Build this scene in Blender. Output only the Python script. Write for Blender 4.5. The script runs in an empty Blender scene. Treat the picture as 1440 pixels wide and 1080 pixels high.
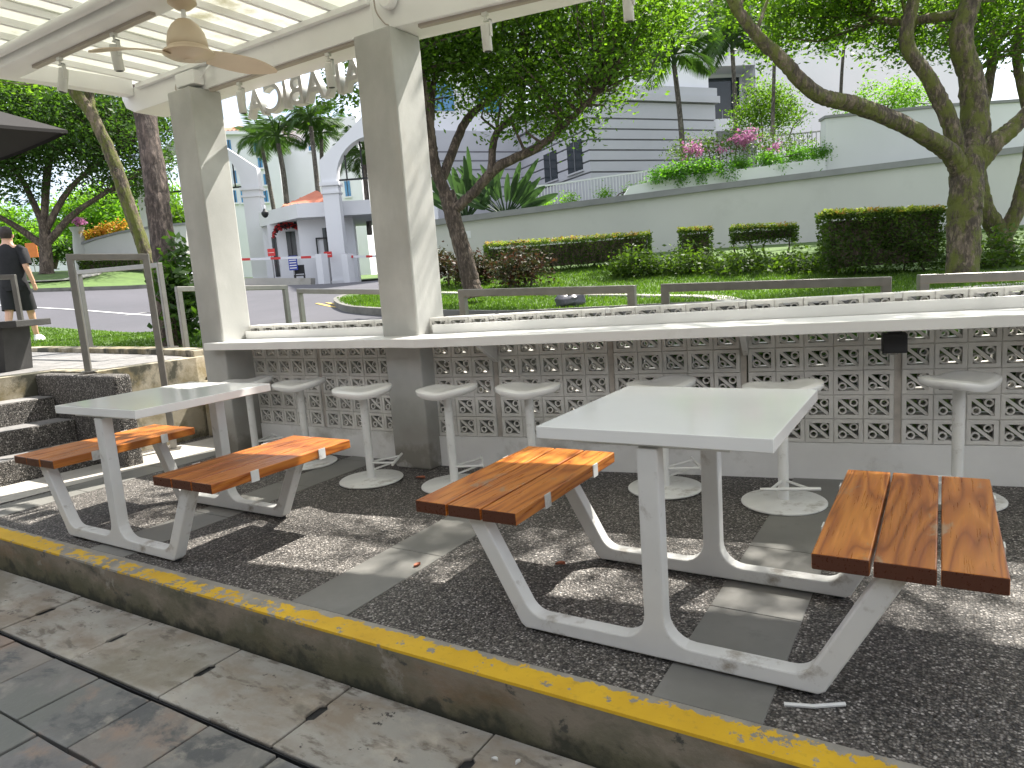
import bpy, bmesh, math, random
import numpy as np
from mathutils import Vector, Matrix, Quaternion, geometry
random.seed(7); rng = np.random.default_rng(11)
S = bpy.context.scene; COL = S.collection
R = math.radians
# ------------------------------------------------------------------ camera
CH = 1.245; FPX = 979.52
def _cam_axes():
    yaw, pit, rol = R(-32.037), R(-8.487), R(-4.234)
    cy, sy, cp, sp = math.cos(yaw), math.sin(yaw), math.cos(pit), math.sin(pit)
    f = Vector((sy*cp, cy*cp, sp)); r = Vector((cy, -sy, 0)); u = r.cross(f)
    cr, sr = math.cos(rol), math.sin(rol)
    return cr*r+sr*u, -sr*r+cr*u, f
AR, AU, AF = _cam_axes()
cd = bpy.data.cameras.new('camera'); cam = bpy.data.objects.new('camera', cd); COL.objects.link(cam)
cd.sensor_width = 36; cd.lens = FPX/1440*36; cd.clip_end = 900; cd.clip_start = .05
mw = Matrix((AR, AU, -AF)).transposed().to_4x4(); mw.translation = (0, 0, CH); cam.matrix_world = mw
S.camera = cam
# ------------------------------------------------------------------ world, sun, exposure
SUN_AZ, SUN_EL = R(16), R(53)
w = bpy.data.worlds.new('World'); S.world = w; w.use_nodes = True
nt = w.node_tree; nt.nodes.clear()
out = nt.nodes.new('ShaderNodeOutputWorld'); bg = nt.nodes.new('ShaderNodeBackground')
sky = nt.nodes.new('ShaderNodeTexSky'); sky.sky_type = 'NISHITA'; sky.sun_disc = False
sky.sun_elevation = SUN_EL; sky.sun_rotation = SUN_AZ; sky.air_density = 1.0; sky.dust_density = 2.0; sky.ozone_density = 1.0
tcw = nt.nodes.new('ShaderNodeTexCoord'); ns = nt.nodes.new('ShaderNodeTexNoise'); ns.inputs['Scale'].default_value = 2.6
ns.inputs['Detail'].default_value = 7; ns.inputs['Roughness'].default_value = .6
rp = nt.nodes.new('ShaderNodeValToRGB'); rp.color_ramp.elements[0].position = .36; rp.color_ramp.elements[1].position = .56
mx = nt.nodes.new('ShaderNodeMix'); mx.data_type = 'RGBA'; mx.inputs[7].default_value = (6.4, 6.6, 7.0, 1)
nt.links.new(tcw.outputs['Generated'], ns.inputs['Vector']); nt.links.new(ns.outputs['Fac'], rp.inputs['Fac'])
nt.links.new(rp.outputs['Color'], mx.inputs[0]); nt.links.new(sky.outputs['Color'], mx.inputs[6])
nt.links.new(mx.outputs[2], bg.inputs['Color']); nt.links.new(bg.outputs['Background'], out.inputs['Surface'])
bg.inputs['Strength'].default_value = .106
sl = bpy.data.lights.new('sun', 'SUN'); sl.energy = 5.0; sl.angle = R(.55); sl.color = (1, .95, .87)
so = bpy.data.objects.new('sun', sl); COL.objects.link(so)
SDIR = Vector((math.sin(SUN_AZ)*math.cos(SUN_EL), math.cos(SUN_AZ)*math.cos(SUN_EL), math.sin(SUN_EL)))
so.rotation_euler = SDIR.to_track_quat('Z', 'Y').to_euler(); so.location = (0, 0, 30)
S.view_settings.view_transform = 'Standard'; S.view_settings.look = 'None'
S.view_settings.exposure = 1.42; S.view_settings.gamma = 1
S.cycles.max_bounces = 6; S.cycles.diffuse_bounces = 3; S.cycles.glossy_bounces = 2; S.cycles.transmission_bounces = 3
# ------------------------------------------------------------------ measuring helpers (world points from the survey of the photo)
def ray(px, py): return AR*((px-720)/FPX) + AU*(-(py-540)/FPX) + AF
def at(px, py, D): return Vector((0, 0, CH)) + ray(px, py)*D
CR = Vector((AF.y, -AF.x, 0)).normalized(); CF = Vector((AF.x, AF.y, 0)).normalized()
# ------------------------------------------------------------------ mesh helpers
class MB:
    def __init__(s): s.v = []; s.f = []
    def add(s, vs, fs):
        o = len(s.v); s.v += [tuple(p) for p in vs]; s.f += [tuple(i+o for i in f) for f in fs]; return s
    def box(s, x0, x1, y0, y1, z0, z1):
        return s.add([(x0,y0,z0),(x1,y0,z0),(x1,y1,z0),(x0,y1,z0),(x0,y0,z1),(x1,y0,z1),(x1,y1,z1),(x0,y1,z1)],
                     [(0,3,2,1),(4,5,6,7),(0,1,5,4),(1,2,6,5),(2,3,7,6),(3,0,4,7)])
    def bar(s, a, b, w, h, up=(0,0,1)):
        a, b = Vector(a), Vector(b); d = (b-a).normalized(); sd = d.cross(Vector(up))
        if sd.length < 1e-4: sd = d.cross(Vector((1,0,0)))
        sd.normalize(); u = sd.cross(d); vs = []
        for p in (a, b):
            for i, j in ((-1,-1),(1,-1),(1,1),(-1,1)): vs.append(p+sd*(i*w/2)+u*(j*h/2))
        return s.add(vs, [(0,1,2,3),(7,6,5,4),(0,4,5,1),(1,5,6,2),(2,6,7,3),(3,7,4,0)])
    def tube(s, pts, rad, n=10, cap=True, el=1.0, rough=0):
        pts = [Vector(p) for p in pts]; k = len(pts)
        if not hasattr(rad, '__len__'): rad = [rad]*k
        o = len(s.v); ref = None
        for i, p in enumerate(pts):
            t = (pts[min(i+1,k-1)]-pts[max(i-1,0)]).normalized()
            if ref is None: ref = t.orthogonal().normalized()
            ref = (ref-t*ref.dot(t)).normalized(); bn = t.cross(ref)
            for j in range(n):
                a = 2*math.pi*j/n; q_ = rad[i]*(1+rough*(.6*math.sin(2*a+i*.21)+.5*math.sin(3*a-i*.33+1)+.35*math.sin(7*a+i*.13)+random.uniform(-.45,.45))); s.v.append(tuple(p+ref*(math.cos(a)*q_)+bn*(math.sin(a)*q_*el)))
        for i in range(k-1):
            for j in range(n):
                s.f.append((o+i*n+j, o+i*n+(j+1)%n, o+(i+1)*n+(j+1)%n, o+(i+1)*n+j))
        if cap:
            s.f.append(tuple(o+j for j in range(n))[::-1]); s.f.append(tuple(o+(k-1)*n+j for j in range(n)))
        return s
    def lathe(s, prof, n=24, c=(0,0,0)):
        o = len(s.v); k = len(prof)
        for r, z in prof:
            for j in range(n):
                a = 2*math.pi*j/n; s.v.append((c[0]+r*math.cos(a), c[1]+r*math.sin(a), c[2]+z))
        for i in range(k-1):
            for j in range(n): s.f.append((o+i*n+j, o+i*n+(j+1)%n, o+(i+1)*n+(j+1)%n, o+(i+1)*n+j))
        s.f.append(tuple(o+j for j in range(n))[::-1]); s.f.append(tuple(o+(k-1)*n+j for j in range(n)))
        return s
    def prism(s, poly, a, b, mapf):
        # poly: 2D outline, extruded from a to b by mapf(u, v, w)
        n = len(poly); o = len(s.v)
        s.v += [tuple(mapf(u, v, a)) for u, v in poly] + [tuple(mapf(u, v, b)) for u, v in poly]
        s.f.append(tuple(range(o, o+n))); s.f.append(tuple(range(o+2*n-1, o+n-1, -1)))
        for i in range(n): s.f.append((o+i, o+n+i, o+n+(i+1)%n, o+(i+1)%n))
        return s
    def mesh(s, name, m=None, smooth=False):
        me = bpy.data.meshes.new(name); me.from_pydata(s.v, [], s.f); me.update()
        bm = bmesh.new(); bm.from_mesh(me); bmesh.ops.recalc_face_normals(bm, faces=bm.faces); bm.to_mesh(me); bm.free()
        if m: me.materials.append(m)
        if smooth:
            me.polygons.foreach_set('use_smooth', [True]*len(me.polygons))
            try: me.set_sharp_from_angle(angle=R(40))
            except Exception: pass
        return me
    def build(s, name, m, parent=None, smooth=False, bev=0, loc=None, rz=0):
        return link(name, s.mesh(name, m, smooth), parent, bev, loc, rz)
def link(name, me, parent=None, bev=0, loc=None, rz=0):
    o = bpy.data.objects.new(name, me); COL.objects.link(o)
    if parent: o.parent = parent
    if loc is not None: o.location = loc
    o.rotation_euler = (0, 0, rz)
    if bev:
        b = o.modifiers.new('bevel', 'BEVEL'); b.width = bev; b.segments = 2; b.limit_method = 'ANGLE'; b.angle_limit = R(40)
    return o
def tag(o, label, cat, group=None):
    o['label'] = label; o['category'] = cat
    if group: o['group'] = group
    return o
def struct(o): o['kind'] = 'structure'; return o
def empty(name, loc=(0,0,0), rz=0):
    o = bpy.data.objects.new(name, None); COL.objects.link(o); o.location = loc; o.rotation_euler = (0,0,rz); o.empty_display_size = .1; return o
def copy_tree(o, parent=None):
    c = o.copy(); COL.objects.link(c); c.parent = parent
    for ch in KIDS.get(o.name, None) or [x for x in bpy.data.objects if x.parent == o]: copy_tree(ch, c)
    return c
KIDS = {}
def box(name, m, d, parent=None, bev=0, loc=None, rz=0): return MB().box(*d).build(name, m, parent, False, bev, loc, rz)
def quads(name, V, m, parent=None, loc=None):
    # V: (N,4,3) array of quads
    N = len(V); me = bpy.data.meshes.new(name); me.vertices.add(N*4); me.loops.add(N*4); me.polygons.add(N)
    me.vertices.foreach_set('co', V.reshape(-1).astype(np.float32)); me.loops.foreach_set('vertex_index', np.arange(N*4, dtype=np.int32))
    me.polygons.foreach_set('loop_start', np.arange(0, N*4, 4, dtype=np.int32)); me.polygons.foreach_set('loop_total', np.full(N, 4, np.int32))
    me.update(calc_edges=True); me.materials.append(m)
    return link(name, me, parent, 0, loc)
def spline(pts, per=5):
    P = [np.array(p, float) for p in pts]; P = [2*P[0]-P[1]]+P+[2*P[-1]-P[-2]]; o = []
    for i in range(1, len(P)-2):
        for k in range(per):
            t = k/per; a, b, c, d = P[i-1:i+3]
            o.append(.5*((2*b)+(-a+c)*t+(2*a-5*b+4*c-d)*t*t+(-a+3*b-3*c+d)*t**3))
    o.append(P[-2]); return o
# ------------------------------------------------------------------ materials
def nodes(name):
    m = bpy.data.materials.new(name); m.use_nodes = True; t = m.node_tree
    return m, t, t.nodes['Principled BSDF']
def N(t, typ, **kw):
    n = t.nodes.new('ShaderNode'+typ)
    for k, v in kw.items():
        if k in n.inputs: n.inputs[k].default_value = v
        else: setattr(n, k, v)
    return n
def ramp(t, fac, stops, interp='LINEAR'):
    r = N(t, 'ValToRGB'); e = r.color_ramp.elements; r.color_ramp.interpolation = interp
    while len(e) < len(stops): e.new(.5)
    for i, (p, c) in enumerate(stops):
        e[i].position = p; e[i].color = (*c, 1) if len(c) == 3 else c
    t.links.new(fac, r.inputs['Fac']); return r.outputs['Color']
def mixc(t, fac, a, b, mode='MIX'):
    n = N(t, 'Mix', data_type='RGBA', blend_type=mode)
    for s, v in ((0, fac), (6, a), (7, b)):
        if hasattr(v, 'node'): t.links.new(v, n.inputs[s])
        elif s == 0: n.inputs[0].default_value = v
        else: n.inputs[s].default_value = (*v, 1)
    return n.outputs[2]
def coords(t, scale=(1,1,1), world=False):
    tc = N(t, 'TexCoord')
    src = tc.outputs['Object']
    if world: src = N(t, 'NewGeometry').outputs['Position']
    mp = N(t, 'Mapping'); mp.inputs['Scale'].default_value = scale; t.links.new(src, mp.inputs['Vector']); return mp.outputs['Vector']
def noise(t, vec, sc, det=5, ro=.55, dist=0):
    n = N(t, 'TexNoise'); n.inputs['Scale'].default_value = sc; n.inputs['Detail'].default_value = det
    n.inputs['Roughness'].default_value = ro; n.inputs['Distortion'].default_value = dist; t.links.new(vec, n.inputs['Vector']); return n.outputs['Fac']
def bump(t, b, h, st=.3, d=.01):
    n = N(t, 'Bump'); n.inputs['Strength'].default_value = st; n.inputs['Distance'].default_value = d
    t.links.new(h, n.inputs['Height']); t.links.new(n.outputs['Normal'], b.inputs['Normal'])
def simple(name, c, ro=.6, var=.12, sc=3, bst=.1, bsc=40, bd=.004, metal=0, grime=None, gsc=2, glo=.55, ghi=.75, world=False, spec=.5, rnd=0):
    m, t, b = nodes(name); v = coords(t, world=world)
    dark = tuple(x*(1-var) for x in c); lite = tuple(min(1, x*(1+var)) for x in c)
    col = ramp(t, noise(t, v, sc), [(.3, dark), (.7, lite)])
    if grime:
        g = ramp(t, noise(t, v, gsc, 8, .68), [(glo, (0,0,0)), (ghi, (1,1,1))]); col = mixc(t, g, col, grime)
    if rnd:
        oi = N(t, 'ObjectInfo'); col = mixc(t, rnd, col, ramp(t, oi.outputs['Random'], [(0, (.45,.45,.45)), (1, (1,1,1))]), 'MULTIPLY')
    t.links.new(col, b.inputs['Base Color']); b.inputs['Roughness'].default_value = ro; b.inputs['Metallic'].default_value = metal
    b.inputs['Specular IOR Level'].default_value = spec
    if bst: bump(t, b, noise(t, v, bsc, 6), bst, bd)
    return m
M = {}
M['steel_white'] = simple('white_coated_steel', (.68,.68,.66), .4, .06, 4, .06, 60, .002, grime=(.26,.22,.17), gsc=7, glo=.57, ghi=.74)
M['table_white'] = simple('white_tabletop', (.80,.81,.80), .10, .03, 3, .02, 90, .001)
M['counter'] = simple('white_counter', (.80,.80,.78), .28, .05, 2, .03, 60, .002, grime=(.5,.49,.43), gsc=1.5, glo=.6, ghi=.85)
M['stool'] = simple('stool_plastic', (.80,.80,.78), .24, .05, 5, .02, 60, .001, grime=(.45,.43,.37), gsc=6, glo=.62, ghi=.82)
M['stool_base'] = simple('stool_base_paint', (.74,.74,.71), .45, .08, 6, .08, 80, .002, grime=(.33,.3,.24), gsc=9, glo=.56, ghi=.75)
M['beam'] = simple('beam_paint', (.83,.83,.81), .55, .05, 2, .05, 30, .003, grime=(.5,.47,.38), gsc=1.4, glo=.6, ghi=.85)
M['track'] = simple('track_rail', (.40,.35,.30), .5, .1, 5, 0)
M['lamp'] = simple('spot_paint', (.66,.66,.62), .4, .03, 5, 0)
M['fan'] = simple('fan_body', (.62,.50,.36), .38, .05, 6, 0)
M['letter'] = simple('sign_paint', (.62,.615,.59), .5, .05, 4, 0)
M['black'] = simple('black_plastic', (.014,.015,.017), .6, .1, 8, 0)
M['plinth'] = simple('plinth_paint', (.76,.755,.73), .65, .06, 3, .2, 50, .004, grime=(.36,.34,.29), gsc=2.2, glo=.52, ghi=.75)
M['block'] = simple('block_paint', (.74,.725,.68), .75, .08, 14, .25, 120, .003, grime=(.44,.40,.34), gsc=9, glo=.6, ghi=.8, rnd=.2)
M['joint'] = simple('joint_mortar', (.52,.48,.43), .85, .15, 20, .3, 100, .004)
M['slab'] = None
M['steelbar'] = simple('brushed_steel', (.27,.26,.24), .42, .1, 10, .03, 120, .001, metal=.85, grime=(.3,.26,.2), gsc=8, glo=.6, ghi=.8)
M['stone'] = simple('dark_stone', (.036,.035,.034), .6, .25, 9, .2, 80, .004)
M['wallpaint'] = simple('retaining_paint', (.53,.525,.51), .8, .05, .5, .1, 20, .005, grime=(.44,.435,.42), gsc=.8, glo=.55, ghi=.85)
M['coping'] = simple('coping', (.24,.24,.25), .7, .12, 2, .1, 30, .005)
M['bwhite'] = simple('building_white', (.68,.68,.71), .75, .04, .4, 0)
M['bgrey'] = simple('building_lilac', (.43,.43,.465), .75, .05, .5, .05, 10, .01)
M['bgroove'] = simple('groove_dark', (.16,.16,.18), .8, .1, 3, 0)
M['roof'] = None
M['glass'] = simple('window_glass', (.06,.22,.42), .1, .3, .8, 0)
M['dglass'] = simple('dark_glass', (.02,.028,.035), .08, .2, .8, 0)
M['red'] = simple('red_paint', (.55,.03,.03), .5, .1, 5, 0)
M['blue'] = simple('blue_paint', (.03,.05,.30), .5, .1, 5, 0)
M['orange'] = simple('orange_paint', (.65,.18,.04), .6, .1, 4, 0)
M['asphalt'] = simple('asphalt', (.078,.076,.088), .85, .1, .35, .3, 60, .01, grime=(.066,.066,.076), gsc=.5, glo=.45, ghi=.7)
M['line'] = simple('road_paint', (.62,.62,.60), .7, .08, 3, 0, grime=(.3,.3,.3), gsc=4)
M['yline'] = simple('yellow_road_paint', (.6,.42,.1), .7, .08, 3, 0, grime=(.3,.28,.2), gsc=4)
M['kerbstone'] = simple('kerb_concrete', (.16,.155,.14), .85, .2, 2, .3, 30, .01, grime=(.06,.06,.05), gsc=1.5)
M['path'] = simple('path_concrete', (.42,.40,.36), .85, .1, 2, .2, 40, .005, grime=(.3,.28,.24), gsc=1.5)
M['paver'] = simple('paver_brown', (.36,.27,.22), .85, .12, 6, .2, 40, .005)
M['skin'] = simple('skin', (.62,.36,.25), .5, .05, 8, 0)
M['cloth'] = simple('black_cloth', (.012,.012,.015), .85, .2, 20, .2, 60, .004)
M['hair'] = simple('dark_hair', (.03,.02,.017), .6, .3, 40, .4, 90, .004)
M['shoe'] = simple('white_shoe', (.7,.7,.68), .6, .05, 8, 0)
M['canvas'] = simple('dark_canvas', (.013,.011,.010), .85, .15, 4, .1, 40, .003)
M['bag'] = simple('dark_bag', (.09,.09,.105), .35, .25, 6, .5, 14, .02)
M['leaflitter'] = simple('dry_leaf', (.45,.16,.09), .7, .2, 20, 0)
M['paper'] = simple('white_paper', (.75,.75,.73), .7, .03, 20, 0)
def m_wood():
    m, t, b = nodes('varnished_wood'); oi = N(t, 'ObjectInfo')
    tc = N(t, 'TexCoord'); ad = N(t, 'VectorMath', operation='ADD'); sc = N(t, 'VectorMath', operation='SCALE'); sc.inputs['Scale'].default_value = 13
    cb = N(t, 'CombineXYZ')
    for i in range(3): t.links.new(oi.outputs['Random'], cb.inputs[i])
    t.links.new(cb.outputs[0], sc.inputs[0]); t.links.new(tc.outputs['Object'], ad.inputs[0]); t.links.new(sc.outputs[0], ad.inputs[1])
    mp = N(t, 'Mapping'); mp.inputs['Scale'].default_value = (5, .6, 5); t.links.new(ad.outputs[0], mp.inputs['Vector'])
    n1 = noise(t, mp.outputs[0], 1.2, 2, .4, .9)
    wv = N(t, 'Math', operation='MULTIPLY'); wv.inputs[1].default_value = 22; t.links.new(n1, wv.inputs[0])
    fr = N(t, 'Math', operation='PINGPONG'); fr.inputs[1].default_value = 1; t.links.new(wv.outputs[0], fr.inputs[0])
    mp2 = N(t, 'Mapping'); mp2.inputs['Scale'].default_value = (120, 4, 120); t.links.new(ad.outputs[0], mp2.inputs['Vector'])
    fine = noise(t, mp2.outputs[0], 1, 4, .6)
    col = ramp(t, fr.outputs[0], [(0, (.56,.21,.038)), (.5, (.47,.16,.029)), (.85, (.37,.112,.02)), (1, (.28,.075,.013))])
    col = mixc(t, .45, col, ramp(t, fine, [(.3, (.62,.58,.52)), (.7, (1.12,1.12,1.12))]), 'MULTIPLY')
    col = mixc(t, .6, col, ramp(t, oi.outputs['Random'], [(0, (.74,.62,.54)), (1, (1.3,1.3,1.15))]), 'MULTIPLY')
    wr = noise(t, coords(t, (5, 2.2, 5), True), 1.3, 9, .72, .4)
    wf = ramp(t, wr, [(.60, (0,0,0)), (.66, (.7,.7,.7))]); col = mixc(t, wf, col, (.34,.25,.17))
    ge = N(t, 'TexCoord'); sx = N(t, 'SeparateXYZ'); t.links.new(ge.outputs['Normal'], sx.inputs[0]); ab = N(t, 'Math', operation='ABSOLUTE'); t.links.new(sx.outputs[1], ab.inputs[0])
    col = mixc(t, ramp(t, ab.outputs[0], [(.6, (0,0,0)), (.9, (1,1,1))]), col, (.085,.026,.012))
    t.links.new(col, b.inputs['Base Color'])
    t.links.new(ramp(t, fine, [(.3, (.24,.24,.24)), (.8, (.46,.46,.46))]), b.inputs['Roughness']); bump(t, b, fine, .05, .001); return m
M['wood'] = m_wood()
def m_aggregate():
    m, t, b = nodes('pebble_aggregate'); v = coords(t, world=True)
    nz = N(t, 'TexNoise'); nz.inputs['Scale'].default_value = 40; t.links.new(v, nz.inputs['Vector'])
    vm = N(t, 'VectorMath', operation='MULTIPLY_ADD'); vm.inputs[1].default_value = (.012,.012,.012)
    t.links.new(nz.outputs['Color'], vm.inputs[0]); t.links.new(v, vm.inputs[2])
    vo = N(t, 'TexVoronoi'); vo.inputs['Scale'].default_value = 125; t.links.new(vm.outputs[0], vo.inputs['Vector'])
    sp = N(t, 'SeparateColor'); t.links.new(vo.outputs['Color'], sp.inputs[0])
    col = ramp(t, sp.outputs[0], [(0, (.062,.06,.056)), (.25, (.12,.114,.106)), (.5, (.195,.184,.168)), (.75, (.30,.285,.267)), (.92, (.55,.53,.505))], 'CONSTANT')
    edge = ramp(t, vo.outputs['Distance'], [(.30, (1,1,1)), (.72, (.24,.22,.21))]); col = mixc(t, 1, col, edge, 'MULTIPLY')
    big = ramp(t, noise(t, v, 1.1, 6, .6), [(.3, (.72,.70,.68)), (.7, (1.12,1.1,1.08))]); col = mixc(t, .8, col, big, 'MULTIPLY')
    t.links.new(col, b.inputs['Base Color']); b.inputs['Roughness'].default_value = .6
    iv = N(t, 'Math', operation='SUBTRACT'); iv.inputs[0].default_value = 1; t.links.new(vo.outputs['Distance'], iv.inputs[1])
    bump(t, b, iv.outputs[0], .8, .006); return m
M['agg'] = m_aggregate()
def m_layers(name, base, stains, ro=.8, bsc=40, bst=.25, world=True, ro2=None, rnd=None):
    m, t, b = nodes(name); v = coords(t, world=world)
    col = ramp(t, noise(t, v, 2.3, 6), [(.3, tuple(x*.8 for x in base)), (.7, tuple(x*1.15 for x in base))])
    if rnd:
        oi = N(t, 'ObjectInfo'); col = mixc(t, .85, col, ramp(t, oi.outputs['Random'], rnd), 'MIX'); 
        col = mixc(t, .7, col, ramp(t, noise(t, v, 7, 7, .65, .5), [(.3, (.62,.62,.62)), (.7, (1.25,1.25,1.25))]), 'MULTIPLY')
    for i, (c, sc, lo, hi, st) in enumerate(stains):
        vv = coords(t, st, world); f = ramp(t, noise(t, vv, sc, 8, .66, .2), [(lo, (0,0,0)), (hi, (1,1,1))]); col = mixc(t, f, col, c)
    t.links.new(col, b.inputs['Base Color']); b.inputs['Roughness'].default_value = ro
    bump(t, b, noise(t, v, bsc, 8, .65), bst, .006); return m
M['kerb'] = m_layers('kerb_face', (.25,.215,.165), [((.21,.135,.075), 1.7, .50, .68, (.8,1,2.6)), ((.105,.105,.065), 1.3, .46, .66, (1.1,1,2)), ((.065,.065,.05), 2.4, .53, .70, (1,1,2.2)), ((.29,.265,.22), 7, .61, .67, (1,1,1)), ((.07,.07,.06), 9, .60, .66, (1,1,1.5))], .85, 45, .6)
def band(m, terms, zoff):
    # damp growth creeping up from the foot, with its own ragged outline
    t = m.node_tree; b = t.nodes['Principled BSDF']; col = b.inputs['Base Color'].links[0].from_socket; v = coords(t, world=True); sp = N(t, 'SeparateXYZ'); t.links.new(v, sp.inputs[0])
    for c, z0, amp, sc, wd, k in terms:
        n = noise(t, v, sc, 7, .62); a = N(t, 'Math', operation='MULTIPLY_ADD'); a.inputs[1].default_value = amp; t.links.new(n, a.inputs[0]); t.links.new(sp.outputs[2], a.inputs[2])
        a2 = N(t, 'Math', operation='ADD'); a2.inputs[1].default_value = zoff; t.links.new(a.outputs[0], a2.inputs[0])
        col = mixc(t, ramp(t, a2.outputs[0], [(z0-wd*.5, (k,k,k)), (z0+wd*.5, (0,0,0))]), col, c)
    t.links.new(col, b.inputs['Base Color'])
band(M['kerb'], (((.085,.085,.045), .30, .45, 3.2, .10, .8), ((.035,.037,.025), .235, .42, 6, .05, .9)), .19)
M['tile'] = m_layers('smooth_tile', (.19,.187,.172), [((.25,.245,.23), 2, .55, .8, (1,1,1)), ((.13,.125,.115), 5, .6, .75, (1,1,1))], .5, 90, .08)
M['slab'] = m_layers('drain_slab', (.35,.335,.30), [((.25,.21,.165), 2.2, .46, .62, (1,2,1)), ((.16,.14,.115), 5, .54, .62, (1,2.6,1)), ((.43,.39,.33), 3.4, .55, .70, (1,1,1)), ((.06,.055,.05), 11, .625, .65, (1,1,1)), ((.22,.20,.155), 1.1, .54, .66, (1,1,1))], .8, 60, .4)
M['slate'] = m_layers('slate', (.2,.2,.19), [((.25,.19,.15), 2.6, .55, .64, (1,1,1)), ((.085,.088,.09), 3.3, .53, .60, (1,1.6,1)), ((.27,.255,.22), 6, .58, .68, (1,1,1)), ((.15,.155,.14), 1.7, .54, .66, (1,1,1))], .55, 26, .5,
    rnd=[(0, (.125,.125,.13)), (.25, (.195,.185,.17)), (.5, (.165,.165,.15)), (.75, (.14,.145,.16)), (1, (.235,.205,.17))])
M['mortar'] = m_layers('pavement_joint', (.13,.125,.105), [((.07,.085,.045), 3, .5, .65, (1,1,1))], .9, 60, .4)
def m_pillar():
    m = m_layers('pillar_paint', (.46,.46,.435), [((.39,.39,.365), 1.6, .48, .7, (1,1,.35)), ((.47,.455,.41), 2.4, .55, .75, (1,1,.5))], .75, 60, .12); t = m.node_tree; b = t.nodes['Principled BSDF']
    col = b.inputs['Base Color'].links[0].from_socket; v = coords(t, world=True); sp = N(t, 'SeparateXYZ'); t.links.new(v, sp.inputs[0])
    for c, z0, amp, sc, wd in (((.27,.255,.22), .58, .5, 2.6, .22), ((.17,.155,.125), .40, .55, 5, .10), ((.46,.44,.40), .20, .42, 9, .05), ((.12,.11,.085), .10, .4, 7, .06)):
        n = noise(t, v, sc, 7, .62); a = N(t, 'Math', operation='MULTIPLY_ADD'); a.inputs[1].default_value = amp; t.links.new(n, a.inputs[0]); t.links.new(sp.outputs[2], a.inputs[2])
        f = ramp(t, a.outputs[0], [(min(.98, z0-wd*.5), (.75,.75,.75)), (min(.99, z0+wd*.5), (0,0,0))]); col = mixc(t, f, col, c)
    t.links.new(col, b.inputs['Base Color']); return m
M['pillar'] = m_pillar()
M['ledge'] = m_layers('ledge_concrete', (.36,.32,.24), [((.20,.165,.09), 3.0, .46, .60, (1,1,1)), ((.06,.058,.04), 2.2, .50, .58, (1,1,.7)), ((.5,.47,.4), 4, .6, .75, (1,1,1))], .85, 40, .4)
M['plazatop'] = m_layers('plaza_paving', (.23,.222,.215), [((.13,.13,.13), 8, .5, .62, (1,1,1))], .8, 120, .5)
M['roofdirt'] = None
def m_yellow():
    m, t, b = nodes('worn_yellow_paint'); v = coords(t, world=True)
    yel = ramp(t, noise(t, v, 3, 6), [(.3, (.58,.34,.012)), (.7, (.74,.47,.022))])
    yel = mixc(t, ramp(t, noise(t, v, 30, 6, .7), [(.55, (0,0,0)), (.75, (.6,.6,.6))]), yel, (.36,.23,.04))
    con = ramp(t, noise(t, v, 9, 6), [(.3, (.2,.19,.165)), (.7, (.36,.34,.30))])
    sep = N(t, 'SeparateXYZ'); t.links.new(v, sep.inputs[0])
    # wear eats the inner border and some stretches of the strip
    mr = N(t, 'MapRange'); mr.inputs['From Min'].default_value = 1.752; mr.inputs['From Max'].default_value = 1.79
    mr.inputs['To Min'].default_value = 0; mr.inputs['To Max'].default_value = .26; t.links.new(sep.outputs[1], mr.inputs['Value'])
    a = N(t, 'Math', operation='ADD'); t.links.new(mr.outputs[0], a.inputs[0])
    w1 = noise(t, coords(t, (1,1,1), True), 13, 9, .72); t.links.new(w1, a.inputs[1])
    a2 = N(t, 'Math', operation='ADD'); t.links.new(a.outputs[0], a2.inputs[0])
    w2 = ramp(t, noise(t, v, .85, 3), [(.46, (0,0,0)), (.60, (.12,.12,.12))]); t.links.new(w2, a2.inputs[1])
    f = ramp(t, a2.outputs[0], [(.600, (0,0,0)), (.612, (1,1,1))])
    t.links.new(mixc(t, f, yel, con), b.inputs['Base Color']); b.inputs['Roughness'].default_value = .6
    bump(t, b, a2.outputs[0], .25, .004); return m
M['yellow'] = m_yellow()
def m_roofsheet():
    m, t, b = nodes('translucent_roof'); v = coords(t, world=True)
    col = ramp(t, noise(t, v, 1.5, 5), [(.3, (.82,.83,.76)), (.7, (.89,.89,.85))])
    col = mixc(t, ramp(t, noise(t, v, 2.1, 8, .7), [(.56, (0,0,0)), (.72, (1,1,1))]), col, (.52,.50,.36))
    tr = N(t, 'BsdfTranslucent'); df = N(t, 'BsdfDiffuse'); ms = N(t, 'MixShader'); ms.inputs[0].default_value = .46
    t.links.new(col, tr.inputs[0]); t.links.new(col, df.inputs[0]); t.links.new(df.outputs[0], ms.inputs[1]); t.links.new(tr.outputs[0], ms.inputs[2])
    t.links.new(ms.outputs[0], t.nodes['Material Output'].inputs['Surface']); t.nodes.remove(b); return m
M['roofsheet'] = m_roofsheet()
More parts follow.
